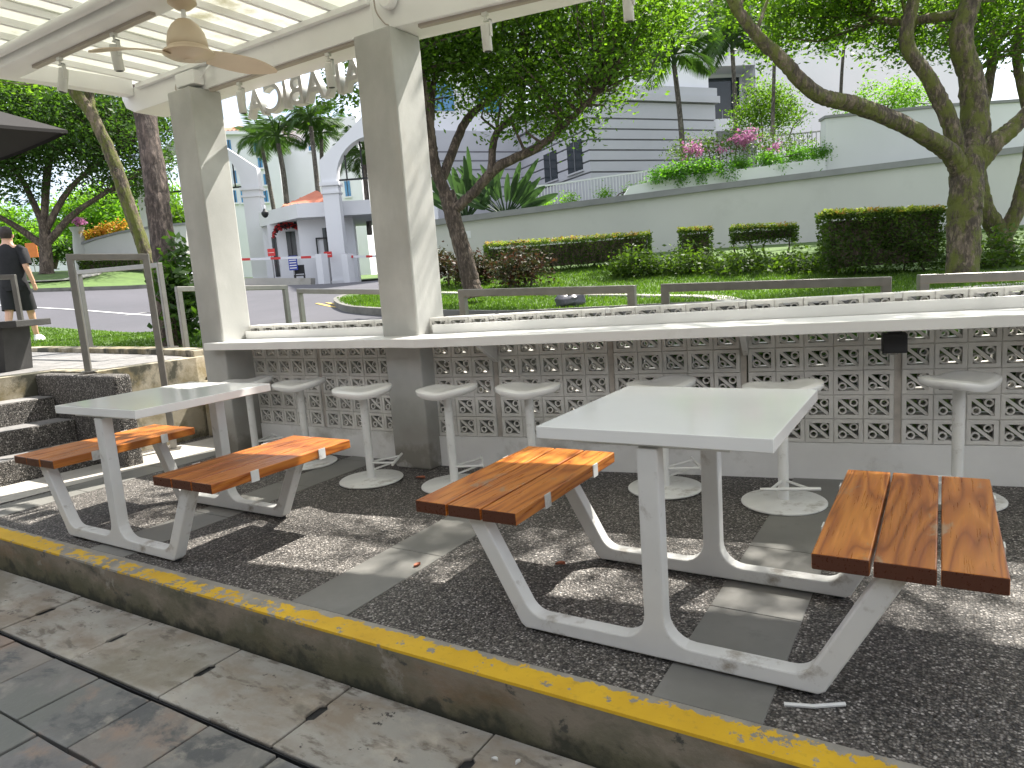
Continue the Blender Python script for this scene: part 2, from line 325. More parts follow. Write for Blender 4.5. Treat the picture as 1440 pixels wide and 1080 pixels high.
def m_leaf(name, lo, hi, tr=.5, sc=.7, tips=None, tint=(2.4,2.6,.7)):
    m, t, b = nodes(name); v = coords(t, world=True); g = N(t, 'NewGeometry')
    col = ramp(t, g.outputs['Random Per Island'], [(0, lo), (1, hi)])
    col = mixc(t, .6, col, ramp(t, noise(t, v, sc, 3), [(.3, (.6,.65,.6)), (.7, (1.3,1.25,1.1))]), 'MULTIPLY')
    if tips: col = mixc(t, ramp(t, noise(t, v, 5, 2), [(.5, (0,0,0)), (.6, (1,1,1))]), col, tips)
    trc = mixc(t, 1, col, tint, 'MULTIPLY')
    ts = N(t, 'BsdfTranslucent'); t.links.new(trc, ts.inputs[0]); ms = N(t, 'MixShader'); ms.inputs[0].default_value = tr
    t.links.new(col, b.inputs['Base Color']); b.inputs['Roughness'].default_value = .5; b.inputs['Specular IOR Level'].default_value = .25
    t.links.new(b.outputs[0], ms.inputs[1]); t.links.new(ts.outputs[0], ms.inputs[2]); t.links.new(ms.outputs[0], t.nodes['Material Output'].inputs['Surface']); return m
M['leaf'] = m_leaf('broad_leaf', (.032,.07,.012), (.10,.175,.026), .55)
M['leaf2'] = m_leaf('dark_leaf', (.025,.055,.014), (.05,.10,.025), .4)
M['leaf3'] = m_leaf('light_leaf', (.07,.15,.02), (.13,.24,.04), .5)
M['leafhedge'] = m_leaf('hedge_leaf', (.035,.065,.016), (.075,.125,.026), .4, 2)
M['leaftop_lit'] = m_leaf('sunlit_hedge_shoot', (.17,.27,.04), (.34,.38,.07), .45, 3, tips=(.36,.22,.07), tint=(1.6,1.6,.9))  # shoot colour brightened to paint sunlight onto the hedge top
M['leafred'] = m_leaf('red_shrub_leaf', (.03,.04,.016), (.055,.06,.025), .25, 2, tips=(.085,.035,.022), tint=(1.3,1.2,.9))
M['palm'] = m_leaf('palm_leaf', (.035,.072,.02), (.06,.11,.03), .35, tint=(1.6,1.8,.8))
M['fanleaf'] = m_leaf('paddle_leaf', (.035,.07,.03), (.06,.105,.045), .3, tint=(1.4,1.6,.9))
M['pink'] = m_leaf('pink_flower', (.42,.14,.34), (.60,.27,.50), .35, 4, tint=(1.1,1.1,1.1))
M['yellowflower'] = m_leaf('yellow_flower', (.60,.42,.05), (.65,.25,.04), .35, 4, tint=(1.1,1.1,1))
M['creeper'] = m_leaf('creeper_leaf', (.05,.14,.02), (.10,.22,.035), .4, 3)
M['grassblade'] = m_leaf('grass_blade', (.055,.11,.016), (.11,.19,.028), .35, .6, tint=(1.8,2.0,.7))
M['ground'] = m_layers('grass_ground', (.075,.13,.028), [((.10,.17,.035), 1.2, .5, .7, (1,1,1)), ((.10,.085,.05), 2.6, .66, .74, (1,1,1))], .95, 30, .6)
def m_bark(name, c1, c2, moss=None, ml=.5):
    m, t, b = nodes(name); v = coords(t, (1,1,.3), True)
    n1 = noise(t, v, 22, 9, .72, .4); col = ramp(t, n1, [(.36, tuple(x*.5 for x in c1)), (.5, c1), (.64, tuple(x*1.25 for x in c2))])
    col = mixc(t, ramp(t, noise(t, v, 3, 5), [(.55, (0,0,0)), (.7, (.6,.6,.6))]), col, tuple(min(1, x*1.5) for x in c2))
    if moss: col = mixc(t, ramp(t, noise(t, coords(t, (1,1,.55), True), 5.5, 9, .75), [(ml-.05, (0,0,0)), (ml+.05, (.9,.9,.9))]), col, moss)
    if moss: col = mixc(t, ramp(t, noise(t, coords(t, (1,1,1), True), 30, 5, .7), [(.55, (0,0,0)), (.7, (.7,.7,.7))]), col, tuple(x*.35 for x in moss))
    t.links.new(col, b.inputs['Base Color']); b.inputs['Roughness'].default_value = .9; bump(t, b, n1, 1.0, .05); return m
M['bark'] = m_bark('grey_bark', (.075,.055,.042), (.17,.13,.10))
M['barkmoss'] = m_bark('mossy_bark', (.085,.065,.048), (.20,.155,.11), (.12,.135,.022), .5)
M['barkpink'] = m_bark('rough_bark', (.085,.065,.055), (.19,.145,.12))
M['trunkpalm'] = m_bark('palm_trunk', (.07,.06,.05), (.16,.14,.12))
def m_rooftile():
    m, t, b = nodes('orange_roof_tile'); v = coords(t)
    col = ramp(t, noise(t, v, 2.5, 5), [(.3, (.42,.13,.075)), (.7, (.52,.19,.11))])
    t.links.new(col, b.inputs['Base Color']); b.inputs['Roughness'].default_value = .8; return m
M['roof'] = m_rooftile()
# ------------------------------------------------------------------ terrain height
SLP = math.tan(R(9.56))
WD = Vector((math.cos(R(9.56)), math.sin(R(9.56)), 0)); WN = Vector((-WD.y, WD.x, 0)); WA = Vector((-2.865, 3.756, 0))
_cp = [(-5,4.6,.46),(-2,5,.42),(1,5.6,.42),(4,6.2,.42),(9,7,.45),(-7.5,5.2,.60),(-10,5,.68),(-14,4.5,.72),(-20,3,.9),(-5,7,.55),(0,7.5,.5)]
_cp += [tuple(at(*q)) for q in ((100,465,15.5),(200,471,13.8),(40,432,21),(225,445,19),(100,406,28),(190,404,27),(470,452,12.5),(470,400,33),(500,430,17),(350,403,35),
        (620,440,12.5),(700,438,12.4),(1000,434,11.2),(700,414,15),(1000,417,12.4),(700,386,18),(900,374,17),(1100,372,15),(1300,398,11.5),(1355,404,10.5),(1440,396,11.5),(60,386,32),(200,382,33),(20,392,40),(600,398,19))]
_cp += [(20,12,1.0),(20,30,2.5),(-45,20,3.2),(-30,50,2.6),(0,45,3)]
_P = np.array(_cp); _n = len(_P)
def _tps(r): return np.where(r > 1e-9, r*r*np.log(r+1e-12), 0)
_A = np.zeros((_n+3, _n+3)); _d = np.linalg.norm(_P[:,None,:2]-_P[None,:,:2], axis=2)
_A[:_n,:_n] = _tps(_d)+np.eye(_n)*6; _A[:_n,_n] = 1; _A[:_n,_n+1:] = _P[:,:2]; _A[_n,:_n] = 1; _A[_n+1:,:_n] = _P[:,:2].T
_w = np.linalg.solve(_A, np.concatenate([_P[:,2], [0,0,0]]))
def H(x, y):
    x = np.atleast_1d(np.asarray(x, float)); y = np.atleast_1d(np.asarray(y, float))
    cx, cy = -8., 14.; dx, dy = x-cx, y-cy; r = np.hypot(dx, dy); k = np.minimum(1, 34/np.maximum(r, 1e-6)); x2, y2 = cx+dx*k, cy+dy*k
    d = np.hypot(x2[:,None]-_P[None,:,0], y2[:,None]-_P[None,:,1])
    return _tps(d)@_w[:_n]+_w[_n]+x2*_w[_n+1]+y2*_w[_n+2]
def h1(x, y): return float(H(x, y)[0])
def gp(px, py, off=0, lo=6., hi=60.):
    # where the sight line meets the terrain
    D = np.linspace(lo, hi, 700); r = ray(px, py); P = np.array([[r.x*d, r.y*d, CH+r.z*d] for d in D])
    g = P[:,2]-H(P[:,0], P[:,1])-off; i = np.where(g <= 0)[0]
    k = i[0] if len(i) else len(D)-1
    return Vector((P[k,0], P[k,1], P[k,2]))
def ground_at(p, off=0): return Vector((p[0], p[1], h1(p[0], p[1])+off))
def wall_front(x): return 3.95 if x < -3.0 else 3.95+(x+3.0)*SLP
# ------------------------------------------------------------------ ground, road, lawns
def make_terrain():
    xs = np.concatenate([np.linspace(-260,-45,14)[:-1], np.linspace(-45,22,110), np.linspace(22,200,12)[1:]]); tt = np.linspace(0,1,110)**2.6
    V = []; F = []; n = len(tt)
    for x in xs:
        f = wall_front(x)+.05; ys = f+tt*(300-f); zs = H(np.full(n, x), ys)
        V += [(x, y, z) for y, z in zip(ys, zs)]
    for i in range(len(xs)-1):
        for j in range(n-1): a = i*n+j; F.append((a, a+n, a+n+1, a+1))
    o = len(V)
    for i, x in enumerate(xs): V.append((x, V[i*n][1], -.4))
    for i in range(len(xs)-1): F.append((o+i, o+i+1, (i+1)*n, i*n))
    struct(MB().add(V, F).build('terrain', M['ground'], None, True))
make_terrain()
struct(box('ground', M['mortar'], (-260, 200, -200, 4.2, -.46, -.26)))
def drape(name, poly, off, m, res=.8, edge=None):
    pts = []
    for i, a in enumerate(poly):
        b = poly[(i+1) % len(poly)]; L = math.hypot(b[0]-a[0], b[1]-a[1]); k = max(1, int(L/res))
        pts += [(a[0]+(b[0]-a[0])*j/k, a[1]+(b[1]-a[1])*j/k) for j in range(k)]
    ne = len(pts); x0, x1 = min(p[0] for p in pts), max(p[0] for p in pts); y0, y1 = min(p[1] for p in pts), max(p[1] for p in pts)
    ins = []
    X = np.arange(x0, x1, res); Y = np.arange(y0, y1, res); gx, gy = np.meshgrid(X, Y); gx = gx.ravel(); gy = gy.ravel()
    c = np.zeros(len(gx), bool)
    for i in range(ne):
        a, b = pts[i], pts[(i+1) % ne]
        if a[1] != b[1]:
            cond = ((a[1] > gy) != (b[1] > gy)) & (gx < (b[0]-a[0])*(gy-a[1])/(b[1]-a[1])+a[0]); c ^= cond
    ins = list(zip(gx[c], gy[c]))
    vs = [Vector(p) for p in pts]+[Vector(p) for p in ins]
    r = geometry.delaunay_2d_cdt(vs, [(i, (i+1) % ne) for i in range(ne)], [], 1, 1e-5)
    z = H([p.x for p in r[0]], [p.y for p in r[0]])+off
    mb = MB().add([(p.x, p.y, zz) for p, zz in zip(r[0], z)], r[2]); return mb.build(name, m, None, True)
def strip(pl, wd, off, ht, per=6):
    q = [np.array((p[0], p[1], 0)) for p in pl]; q = spline(q, per); mb = MB(); n = len(q); V = []
    for i, p in enumerate(q):
        t = q[min(i+1,n-1)]-q[max(i-1,0)]; t /= np.linalg.norm(t)+1e-9; s = np.array((-t[1], t[0], 0)); z = h1(p[0], p[1])+off
        for k, zz in ((-.5, z), (-.5, z+ht), (.5, z+ht), (.5, z)): V.append((p[0]+s[0]*wd*k, p[1]+s[1]*wd*k, zz))
    F = [(i*4+j, i*4+j+1, i*4+j+5, i*4+j+4) for i in range(n-1) for j in range(3)]
    F += [(0,1,2,3), ((n-1)*4+3,(n-1)*4+2,(n-1)*4+1,(n-1)*4)]
    return mb.add(V, F)
X2 = lambda v: (v.x, v.y)
road_near = [X2(gp(*p)) for p in ((-60,452),(0,456),(50,460),(100,464),(150,467),(200,470.5))]
rn = [(-70, -6), (-45, .5)]+road_near+[(-8.4, 8.4), (-4, 7.9), (0, 7.6), (5, 8.0), (12, 9), (22, 11)]
isl = [X2(gp(*p, .13)) for p in ((488,414),(474,420),(480,427),(500,432),(545,435),(600,437),(660,438),(740,438))]
isl_front = isl+[(-3.0, 10.6), (1, 10.2), (6, 10.6), (22, 13)]
far = [X2(gp(*p, .13)) for p in ((-80,411),(0,408),(60,406),(130,404),(190,402),(240,398),(290,391))]
struct(drape('road', rn+[(24,18),(20,60),(-30,75),(-75,40)], .015, M['asphalt'], 1.1))
lawn_a = isl_front+[(22, 40), (2, 46), (-8, 27)]+[X2(gp(560, 404, .13))]
drape_la = struct(drape('lawn', lawn_a, .13, M['ground'], .8))
lawn_c = far+[(-20, 48), (-40, 60), (-90, 55), (-90, 8)]
struct(drape('lawn', lawn_c, .13, M['ground'], 1.1))
verge = [(-60,-4),(-30,4.9),(-12,5.25),(-6.4,5.3),(-2,5.9),(4,6.6),(12,7.6),(22,9.4)]
struct(drape('lawn', verge+[(p[0], p[1]-.12) for p in rn[::-1][0:12]], .05, M['ground'], .5))
struct(drape('footpath', [(-6.6,4.05),(-3.0,4.06),(0,4.56),(6,5.6),(22,8.4),(22,9.3),(12,7.5),(4,6.5),(-2,5.8),(-6.4,5.2)], .05, M['paver'], .5))
struct(strip(isl_front, .16, -.05, .2).build('kerb', M['kerbstone'], None, False))
struct(strip(far, .16, -.05, .2).build('kerb', M['kerbstone'], None, False))
struct(strip([X2(gp(*p, .14)) for p in ((560,410),(620,412),(700,414),(800,415),(900,416),(1000,418),(1100,424))]+[(2.2,12.0),(6,12.6)], .34, .1, .06).build('drain_edge', M['path'], None))
struct(strip([X2(gp(*p, .14)) for p in ((-40,398),(30,396),(80,394),(112,388),(120,384))], 1.3, .1, .045).build('garden_path', M['path'], None))
struct(strip([X2(gp(*p)) for p in ((-60,427),(40,433),(120,438),(225,445),(250,447))], .14, .02, .006).build('road_line', M['line'], None))
struct(strip([X2(gp(*p)) for p in ((176,445),(205,441),(225,439.5))], .12, .022, .006).build('road_line', M['line'], None))
struct(strip([X2(gp(*p)) for p in ((446,428),(470,433),(520,437),(560,439))], .1, .02, .006).build('road_line', M['yline'], None))
struct(strip([X2(gp(*p)) for p in ((460,427),(480,431),(530,435.5),(560,437))], .1, .02, .006).build('road_line', M['yline'], None))
def grass(name, pts, n, hgt, m):
    # pts: polygon in plan, blades scattered over it
    pts = np.array(pts); lo = pts.min(0); hi = pts.max(0); P = []
    while len(P) < n:
        q = lo+rng.random((n, 2))*(hi-lo); c = np.zeros(n, bool)
        for i in range(len(pts)):
            a, b = pts[i], pts[(i+1) % len(pts)]
            if a[1] != b[1]: c ^= ((a[1] > q[:,1]) != (b[1] > q[:,1])) & (q[:,0] < (b[0]-a[0])*(q[:,1]-a[1])/(b[1]-a[1])+a[0])
        P += list(q[c])
    P = np.array(P[:n]); z = H(P[:,0], P[:,1]); return P, z
def grass_stuff(name, poly, n, off, hgt):
    P, z = grass(name, poly, n, hgt, None); a = rng.random(n)*6.283; hh = hgt*(.5+rng.random(n)); wd = .008+.01*rng.random(n)
    b = np.stack([P[:,0], P[:,1], z+off], 1); s = np.stack([np.cos(a), np.sin(a), a*0], 1)*wd[:,None]
    ln = np.stack([rng.normal(0,.35,n), rng.normal(0,.35,n), np.ones(n)], 1)*hh[:,None]
    V = np.stack([b-s, b+s, b+ln+s*.3, b+ln-s*.3], 1); o = quads(name, V, M['grassblade']); o['kind'] = 'stuff'; return o
grass_stuff('grass', isl[1:]+[(-3.0,10.7),(1,10.3),(4,10.6),(5,13),(-1,14.5),(-6,16)]+[X2(gp(560,406,.13))], 56000, .12, .045)
grass_stuff('grass', [(-24,4.9),(-12,5.3),(-6.4,5.4),(-3,6),(-3,7.2),(-8.4,8.2)]+[(p[0], p[1]-.2) for p in road_near[::-1]][:5], 30000, .04, .03)
# ------------------------------------------------------------------ terrace: floor, kerb, pavement
FX0, FX1 = -5.93, 4.5
def floor_poly(mb, x0, x1, y0, z0=-.2, z1=0):
    pass
fl = MB(); fl.add([(-6.1,1.78,0),(FX1,1.78,0),(FX1,wall_front(FX1)+.02,0),(-3.0,3.97,0),(-6.1,3.97,0)], [(0,1,2,3,4)])
fl.add([(-6.1,1.78,-.26),(FX1,1.78,-.26),(FX1,1.78,0),(-6.1,1.78,0)], [(0,1,2,3)])
struct(fl.build('terrace_floor', M['agg'], None))
strips = [(-5.36,-5.05),(-3.83,-3.51),(-2.27,-1.955),(-.715,-.395),(.84,1.16),(2.4,2.7)]
tl = empty('paving_strip', (0,0,0)); struct(tl)
for a, b in strips:
    yb = min(wall_front(a), wall_front(b))-.04; y = 1.79; k = 0
    L = (.62 if k == 0 else .62)
    while y < yb-.05:
        y1 = min(y+L, yb); MB().box(a, b-.004, y, y1-.004, -.02, .004).build('tile', M['tile'], tl, False, .002); y = y1
box_b = MB().add([(-5.97,1.79,.006),(-5.42,1.79,.006),(-5.24,3.95,.006),(-5.74,3.95,.006)], [(0,1,2,3)]).build('concrete_border', M['path'], None); struct(box_b)
# kerb with worn yellow edge
kb = MB().prism([(1.672,-.26),(1.672,-.006),(1.678,0),(1.781,0),(1.781,-.26)], -6.3, FX1, lambda u, v, w: (w, u, v)).build('kerb', M['kerb'], None); struct(kb)
yp = MB().add([(-6.3,1.6725,.004),(FX1,1.6725,.004),(FX1,1.787,.004),(-6.3,1.787,.004),(-6.3,1.6715,-.006),(FX1,1.6715,-.006)], [(0,1,2,3),(0,4,5,1)]).build('yellow_edge_line', M['yellow'], None); struct(yp)
ZP = -.187
pv = empty('drain_cover', (0,0,0)); struct(pv)
def slab_mesh(i):
    # notched slab: half of a lifting slot at both ends
    L, W = .6215, .366; nt_ = .018; r0, r1 = .15, .24
    poly = [(0,0),(L,0),(L,r0),(L-nt_,r0+.012),(L-nt_,r1-.012),(L,r1),(L,W),(0,W),(0,r1),(nt_,r1-.012),(nt_,r0+.012),(0,r0)]
    return MB().prism(poly, -.0135, 0, lambda u, v, w: (u, v, w)).mesh('slab', M['slab'])
sm = slab_mesh(0)
for i in range(-4, 9):
    o = link('slab', sm, pv, .004, (-3.09+.6285*i+.004, 1.296, ZP+random.uniform(-.003,.003)))
struct(box('drain_dark_fill', M['black'], (-7, FX1, 1.29, 1.671, -.258, ZP-.014)))  # black fill just under the slabs paints in the shade of the slots
slp = empty('slate_paving', (0,0,0)); struct(slp)
r_off = [0, .17, .03, .2, .1, .26, .05, .18, .3]
slm = []
for k in range(5):
    q = MB(); x1, y1 = .338, .292
    pts = [(0,0),(x1*.33,random.uniform(-.003,.003)),(x1*.66,random.uniform(-.003,.003)),(x1,0),(x1+random.uniform(-.003,.003),y1*.5),(x1,y1),(x1*.6,y1+random.uniform(-.003,.003)),(x1*.3,y1+random.uniform(-.003,.002)),(0,y1),(random.uniform(-.003,.003),y1*.5)]
    slm.append(q.prism(pts, -.03, 0, lambda u, v, w: (u, v, w)).mesh('slate_tile', M['slate']))
for r in range(7):
    y0 = 1.281-.302*(r+1)
    for i in range(-7, 8):
        x = -2.464+.348*i+(0 if r == 0 else r_off[r])
        o = link('slate_tile', slm[(i*3+r) % 5], slp, .004, (x, y0, ZP+random.uniform(-.004,.002)))
        o.rotation_euler = (random.uniform(-.006,.006), random.uniform(-.006,.006), 0)
# ------------------------------------------------------------------ breeze block wall, counter
def block_mesh():
    W, Hh, D, fr = .1475, .1345, .115, .0225; mb = MB()
    x0, x1, z0, z1 = -W/2, W/2, 0, Hh; a0, a1, b0, b1 = x0+fr, x1-fr, z0+fr, z1-fr; c = .004
    ring = [(x0,z0),(x1,z0),(x1,z1),(x0,z1)]; rc = [(x0+c,z0+c),(x1-c,z0+c),(x1-c,z1-c),(x0+c,z1-c)]; inn = [(a0,b0),(a1,b0),(a1,b1),(a0,b1)]
    V = [(x,c,z) for x,z in ring]+[(x,0,z) for x,z in rc]+[(x,0,z) for x,z in inn]+[(x,D,z) for x,z in inn]+[(x,D,z) for x,z in ring]
    F = []
    for l in range(4):
        for i in range(4): F.append((l*4+i, l*4+(i+1)%4, l*4+4+(i+1)%4, l*4+4+i))
    for i in range(4): F.append((16+i, 16+(i+1)%4, (i+1)%4, i))
    mb.add(V, F)
    mb.bar((a0-.004, .035, b1+.004), (a1+.004, .035, b0-.004), .05, .015, (0,1,0)) if False else None
    d = Vector((a1-a0, 0, b0-b1)).normalized(); n = Vector((-d.z, 0, d.x)); q = .0085
    p0, p1 = Vector((a0, 0, b1)), Vector((a1, 0, b0)); vs = []
    for y in (.010, .08):
        for p, s in ((p0,-1),(p1,-1),(p1,1),(p0,1)): e = p+n*q*s; vs.append((e.x, y, e.z))
    mb.add(vs, [(0,1,2,3),(7,6,5,4),(0,4,5,1),(3,2,6,7)])
    k = 12; cx, cz = (a0+a1)/2, (b0+b1)/2
    for sx, sz in ((1,1),(-1,-1)):
        X, Z = cx+sx*.0285, cz+sz*.0215; o = []; ro, ri = .0225, .0135
        for rr, y in ((ro,.08),(ro,.010),(ri,.010),(ri,.08)):
            o += [(X+rr*math.cos(6.2832*i/k), y, Z+rr*math.sin(6.2832*i/k)) for i in range(k)]
        mb.add(o, [(l*k+i, l*k+(i+1)%k, ((l+1)%4)*k+(i+1)%k, ((l+1)%4)*k+i) for l in range(3) for i in range(k)])
    return mb.mesh('block', M['block'])
bmesh_ = block_mesh()
def block_wall(label, org, rz, panels, x_end):
    t = empty('breeze_block_wall', org, rz); tag(t, label, 'wall')
    for k, (s0, nb) in enumerate(panels):
        for r in range(6):
            for i in range(nb):
                o = link('block', bmesh_, t, 0, (s0+.1487*(i+.5), random.uniform(-.0025,.0025), .2135+.1362*r)); o.rotation_euler = (0, random.uniform(-.006,.006), random.uniform(-.01,.01))
        s1 = s0+nb*.1487
        MB().box(s1+.001, s1+.034, .012, .075, .2135, 1.0).build('pier', M['joint'], t)
        MB().box(s1+.001, s1+.034, .004, .08, 1.0, 1.028).build('pier_cap', M['plinth'], t)
    s0 = panels[0][0]
    MB().box(s0, x_end, -.008, .10, -.2, .212).build('plinth', M['plinth'], t, False, .004)
    MB().box(s0, x_end, .02, .07, .2121, .2134).build('mortar_bed', M['joint'], t)
    return t
wl = block_wall('pale percent-patterned breeze block wall between the two grey pillars', (-4.855, 3.756, 0), 0, [(0,5),(.7805,5)], 1.6)
wr = block_wall('long percent-patterned breeze block wall running on from the mid-counter pillar past the stools', WA, R(9.56), [(-.105,3),(.3785,5),(1.159,5),(1.944,5),(2.7225,5),(3.503,5),(4.284,5)], 5.1)
ct = empty('counter', (0,0,0)); tag(ct, 'long white bar counter running along the breeze block wall through both pillars', 'counter')
def wpt(s, o, z): p = WA+WD*s+WN*o; return (p.x, p.y, z)
CF_, CT_, CBt = -.42, .925, .868
top = [(-5.0,3.42),(-3.02,3.405)]+[wpt(s, -.40-.006*s, 0)[:2] for s in (.0, 5.1)]+[wpt(s, -.004, 0)[:2] for s in (5.1,.0)]+[(-3.0,3.752),(-5.0,3.752)]
MB().prism(top, CBt, CT_, lambda u, v, w: (u, v, w)).build('counter_top', M['counter'], ct, False, .004)
MB().box(-4.86,-3.272,3.715,3.7515,CT_,.986).build('backsplash', M['counter'], ct, False, .003)
MB().prism([wpt(-.06,-.04,0)[:2], wpt(5.1,-.04,0)[:2], wpt(5.1,-.0045,0)[:2], wpt(-.06,-.0045,0)[:2]], CT_, .986, lambda u, v, w: (u, v, w)).build('backsplash', M['counter'], ct, False, .003)
for s in (.36, 1.92, 3.48):
    mb = MB(); p = [wpt(s, o, z) for o, z in ((-.30,CBt),(-.012,CBt),(-.012,.72))]; q = [(a+WD.x*.03, b+WD.y*.03, c) for a, b, c in p]
    mb.add(p+q, [(0,1,2),(5,4,3),(0,3,4,1),(1,4,5,2),(2,5,3,0)]).build('bracket', M['steel_white'], ct)
bx = empty('socket_box', wpt(2.66, -.22, .742), R(9.56)); tag(bx, 'small black socket box hanging under the white counter', 'socket box')
MB().box(-.055,.055,-.04,.04,0,.1).build('housing', M['black'], bx, False, .006); MB().box(-.03,.03,-.03,.03,.1,.1262).build('mount', M['black'], bx)
MB().lathe([(.018,0),(.018,.01)], 12, (0,0,-.01)).build('outlet', M['steelbar'], bx)
# ------------------------------------------------------------------ pergola
pg = empty('pergola', (0,0,0)); tag(pg, 'white pergola with translucent roof, beams, battens and grey square pillars', 'pergola')
def pillar(x0, x1, y0, y1, zt):
    MB().box(x0, x1, y0, y1, 0, zt).build('pillar', M['pillar'], pg, False, .012)
pillar(-3.27,-2.96,3.605,3.905,2.868); pillar(-5.145,-4.865,3.505,3.785,2.868)
# beam over the counter, bent at the mid-counter pillar; chamfered free end
MB().prism([(-5.97,3.00),(-5.93,2.92),(-5.82,2.868),(-3.115,2.868),(-3.115,3.07),(-5.72,3.07),(-5.97,3.035)], 3.64, 3.93, lambda u, v, w: (u, w, v)).build('beam', M['beam'], pg, False, .006)
B0 = Vector((-3.115, 3.64, 0))
def bpt(s, o, z): p = B0+WD*s+WN*o; return (p.x, p.y, z)
MB().prism([bpt(0,0,0)[:2], bpt(7.6,0,0)[:2], bpt(7.6,.30,0)[:2], bpt(.045,.29,0)[:2]], 2.869, 3.071, lambda u, v, w: (u, v, w)).build('beam', M['beam'], pg, False, .006)
MB().box(-5.70,-3.13,3.60,3.639,3.03,3.068).build('ledger', M['beam'], pg, False, .004)
MB().box(-4.83,-3.275,3.655,3.69,2.848,2.8675).build('track_rail', M['track'], pg)
MB().prism([bpt(.3,.03,0)[:2], bpt(7,.03,0)[:2], bpt(7,.065,0)[:2], bpt(.3,.065,0)[:2]], 2.849, 2.8685, lambda u, v, w: (u, v, w)).build('track_rail', M['track'], pg)
# middle beam (two rounded rails side by side)
MB().prism([(2.61,2.94),(2.73,2.94),(2.75,2.96),(2.75,3.07),(2.57,3.07),(2.57,2.96)], -5.74, 4.0, lambda u, v, w: (w, u, v)).build('beam', M['beam'], pg, True, .006)
MB().box(-5.35,-3.95,2.655,2.69,2.921,2.9395).build('track_rail', M['track'], pg)
MB().tube([(-5.7,2.535,3.03),(-3.3,2.535,3.03),(4,2.535,3.03)], .03, 12).build('conduit', M['beam'], pg, True)
MB().prism([(1.16,2.94),(1.30,2.94),(1.30,3.07),(1.16,3.07)], -5.96, 4.0, lambda u, v, w: (w, u, v)).build('beam', M['beam'], pg, False, .006)
fx = lambda y: -5.80+.12*(y-3.5)
MB().prism([(fx(1.05)-.1,1.05),(fx(1.05),1.05),(fx(3.639),3.639),(fx(3.639)-.1,3.639)], 2.995, 3.125, lambda u, v, w: (u, v, w)).build('fascia', M['beam'], pg, False, .005)
for i in range(35):
    x = -5.63+.272*i; y1 = 3.63 if x < -3.1 else 3.63+(x+3.1)*SLP
    MB().box(x-.014, x+.014, 1.1, y1+.1, 3.0715, 3.115).build('batten', M['beam'], pg)
for i in range(9):
    a, b = -5.88+1.06*i, -5.88+1.06*(i+1)+.03
    ya = lambda x: 3.96 if x < -3.1 else 3.97+(x+3.1)*SLP
    mb = MB(); n = 2; V = []
    MB().prism([(a,1.0),(b,1.0),(b,ya(b)),(max(a,min(b,-3.1)),ya(max(a,min(b,-3.1)))),(a,ya(a))] if a < -3.1 < b else [(a,1.0),(b,1.0),(b,ya(b)),(a,ya(a))], 3.118+.007*(i % 2), 3.124+.007*(i % 2), lambda u, v, w: (u, v, w)).build('roof_panel', M['roofsheet'], pg)
jb = MB().box(-5.08,-4.85,3.545,3.638,2.895,2.995).build('junction_box', M['beam'], pg, False, .008)
MB().tube(spline([(-5.03,3.60,2.93),(-5.10,3.58,2.95),(-5.12,3.57,2.90),(-5.06,3.57,2.87),(-4.98,3.58,2.89)], 6), .006, 6).build('cable', M['track'], pg, True)
MB().tube(spline([(-4.80,3.58,2.93),(-4.74,3.57,2.96),(-4.72,3.6,3.0),(-4.76,3.63,3.03)], 6), .008, 6).build('cable', M['beam'], pg, True)
MB().tube(spline([(-3.06,3.60,3.08),(-3.07,3.62,2.98),(-3.02,3.628,2.90),(-2.98,3.62,2.873)], 6), .005, 6).build('cable', M['track'], pg, True)
o = MB().lathe([(.05,0),(.055,.01),(.055,.05),(.045,.06)], 18).build('knob', M['beam'], pg, True, 0, (-2.97,3.655,3.02)); o.rotation_euler = (R(90),0,0)
# ------------------------------------------------------------------ spotlights, fan, sign
def spot(loc, tilt, az, label):
    t = empty('track_spotlight', loc); tag(t, label, 'spotlight', 'spotlights on the pergola tracks')
    MB().box(-.018,.018,-.014,.014,-.02,0).build('adapter', M['lamp'], t)
    MB().tube([(0,0,-.02),(0,0,-.05)], .008, 8).build('stem', M['lamp'], t, True)
    MB().box(.03,.038,-.012,.012,-.14,-.045).build('yoke', M['lamp'], t); MB().box(-.01,.038,-.012,.012,-.052,-.044).build('yoke', M['lamp'], t)
    h = MB().lathe([(.026,-.075),(.03,-.07),(.03,.07),(.028,.075)], 18).build('lamp_head', M['lamp'], t, True, 0, (0,0,-.145)); h.rotation_euler = (tilt, 0, az)
    l = MB().lathe([(.022,-.0765),(.022,-.0755)], 16).build('lens', M['black'], t, False, 0, (0,0,-.145)); l.rotation_euler = (tilt, 0, az)
spot((-4.37,2.672,2.921), R(6), R(20), 'white cylinder spotlight on the fan beam beside the fan blade')
spot((-5.02,2.672,2.921), R(-12), R(-40), 'white cylinder spotlight near the end of the fan beam by the fascia')
spot(bpt(.75,.047,2.849), R(4), 0, 'white cylinder spotlight on the long bent beam, next to the mid-counter pillar')
spot(bpt(1.62,.047,2.849), R(3), 0, 'white cylinder spotlight on the long bent beam, second from the mid-counter pillar')
spot((-4.50,3.672,2.848), R(3), 0, 'white cylinder spotlight in front of the last sign letter, next to the steps pillar')
spot((-3.57,3.672,2.848), R(3), 0, 'white cylinder spotlight hanging in front of the R of the sign letters')
fn = empty('ceiling_fan', (-3.68,2.68,2.939)); tag(fn, 'beige two-blade ceiling fan with domed motor hung from the inner beam', 'fan')
MB().lathe([(.075,0),(.078,-.02),(.04,-.05),(.014,-.055)], 24).build('ceiling_cup', M['fan'], fn, True)
MB().tube([(0,0,-.05),(0,0,-.13)], .013, 10).build('rod', M['beam'], fn, True)
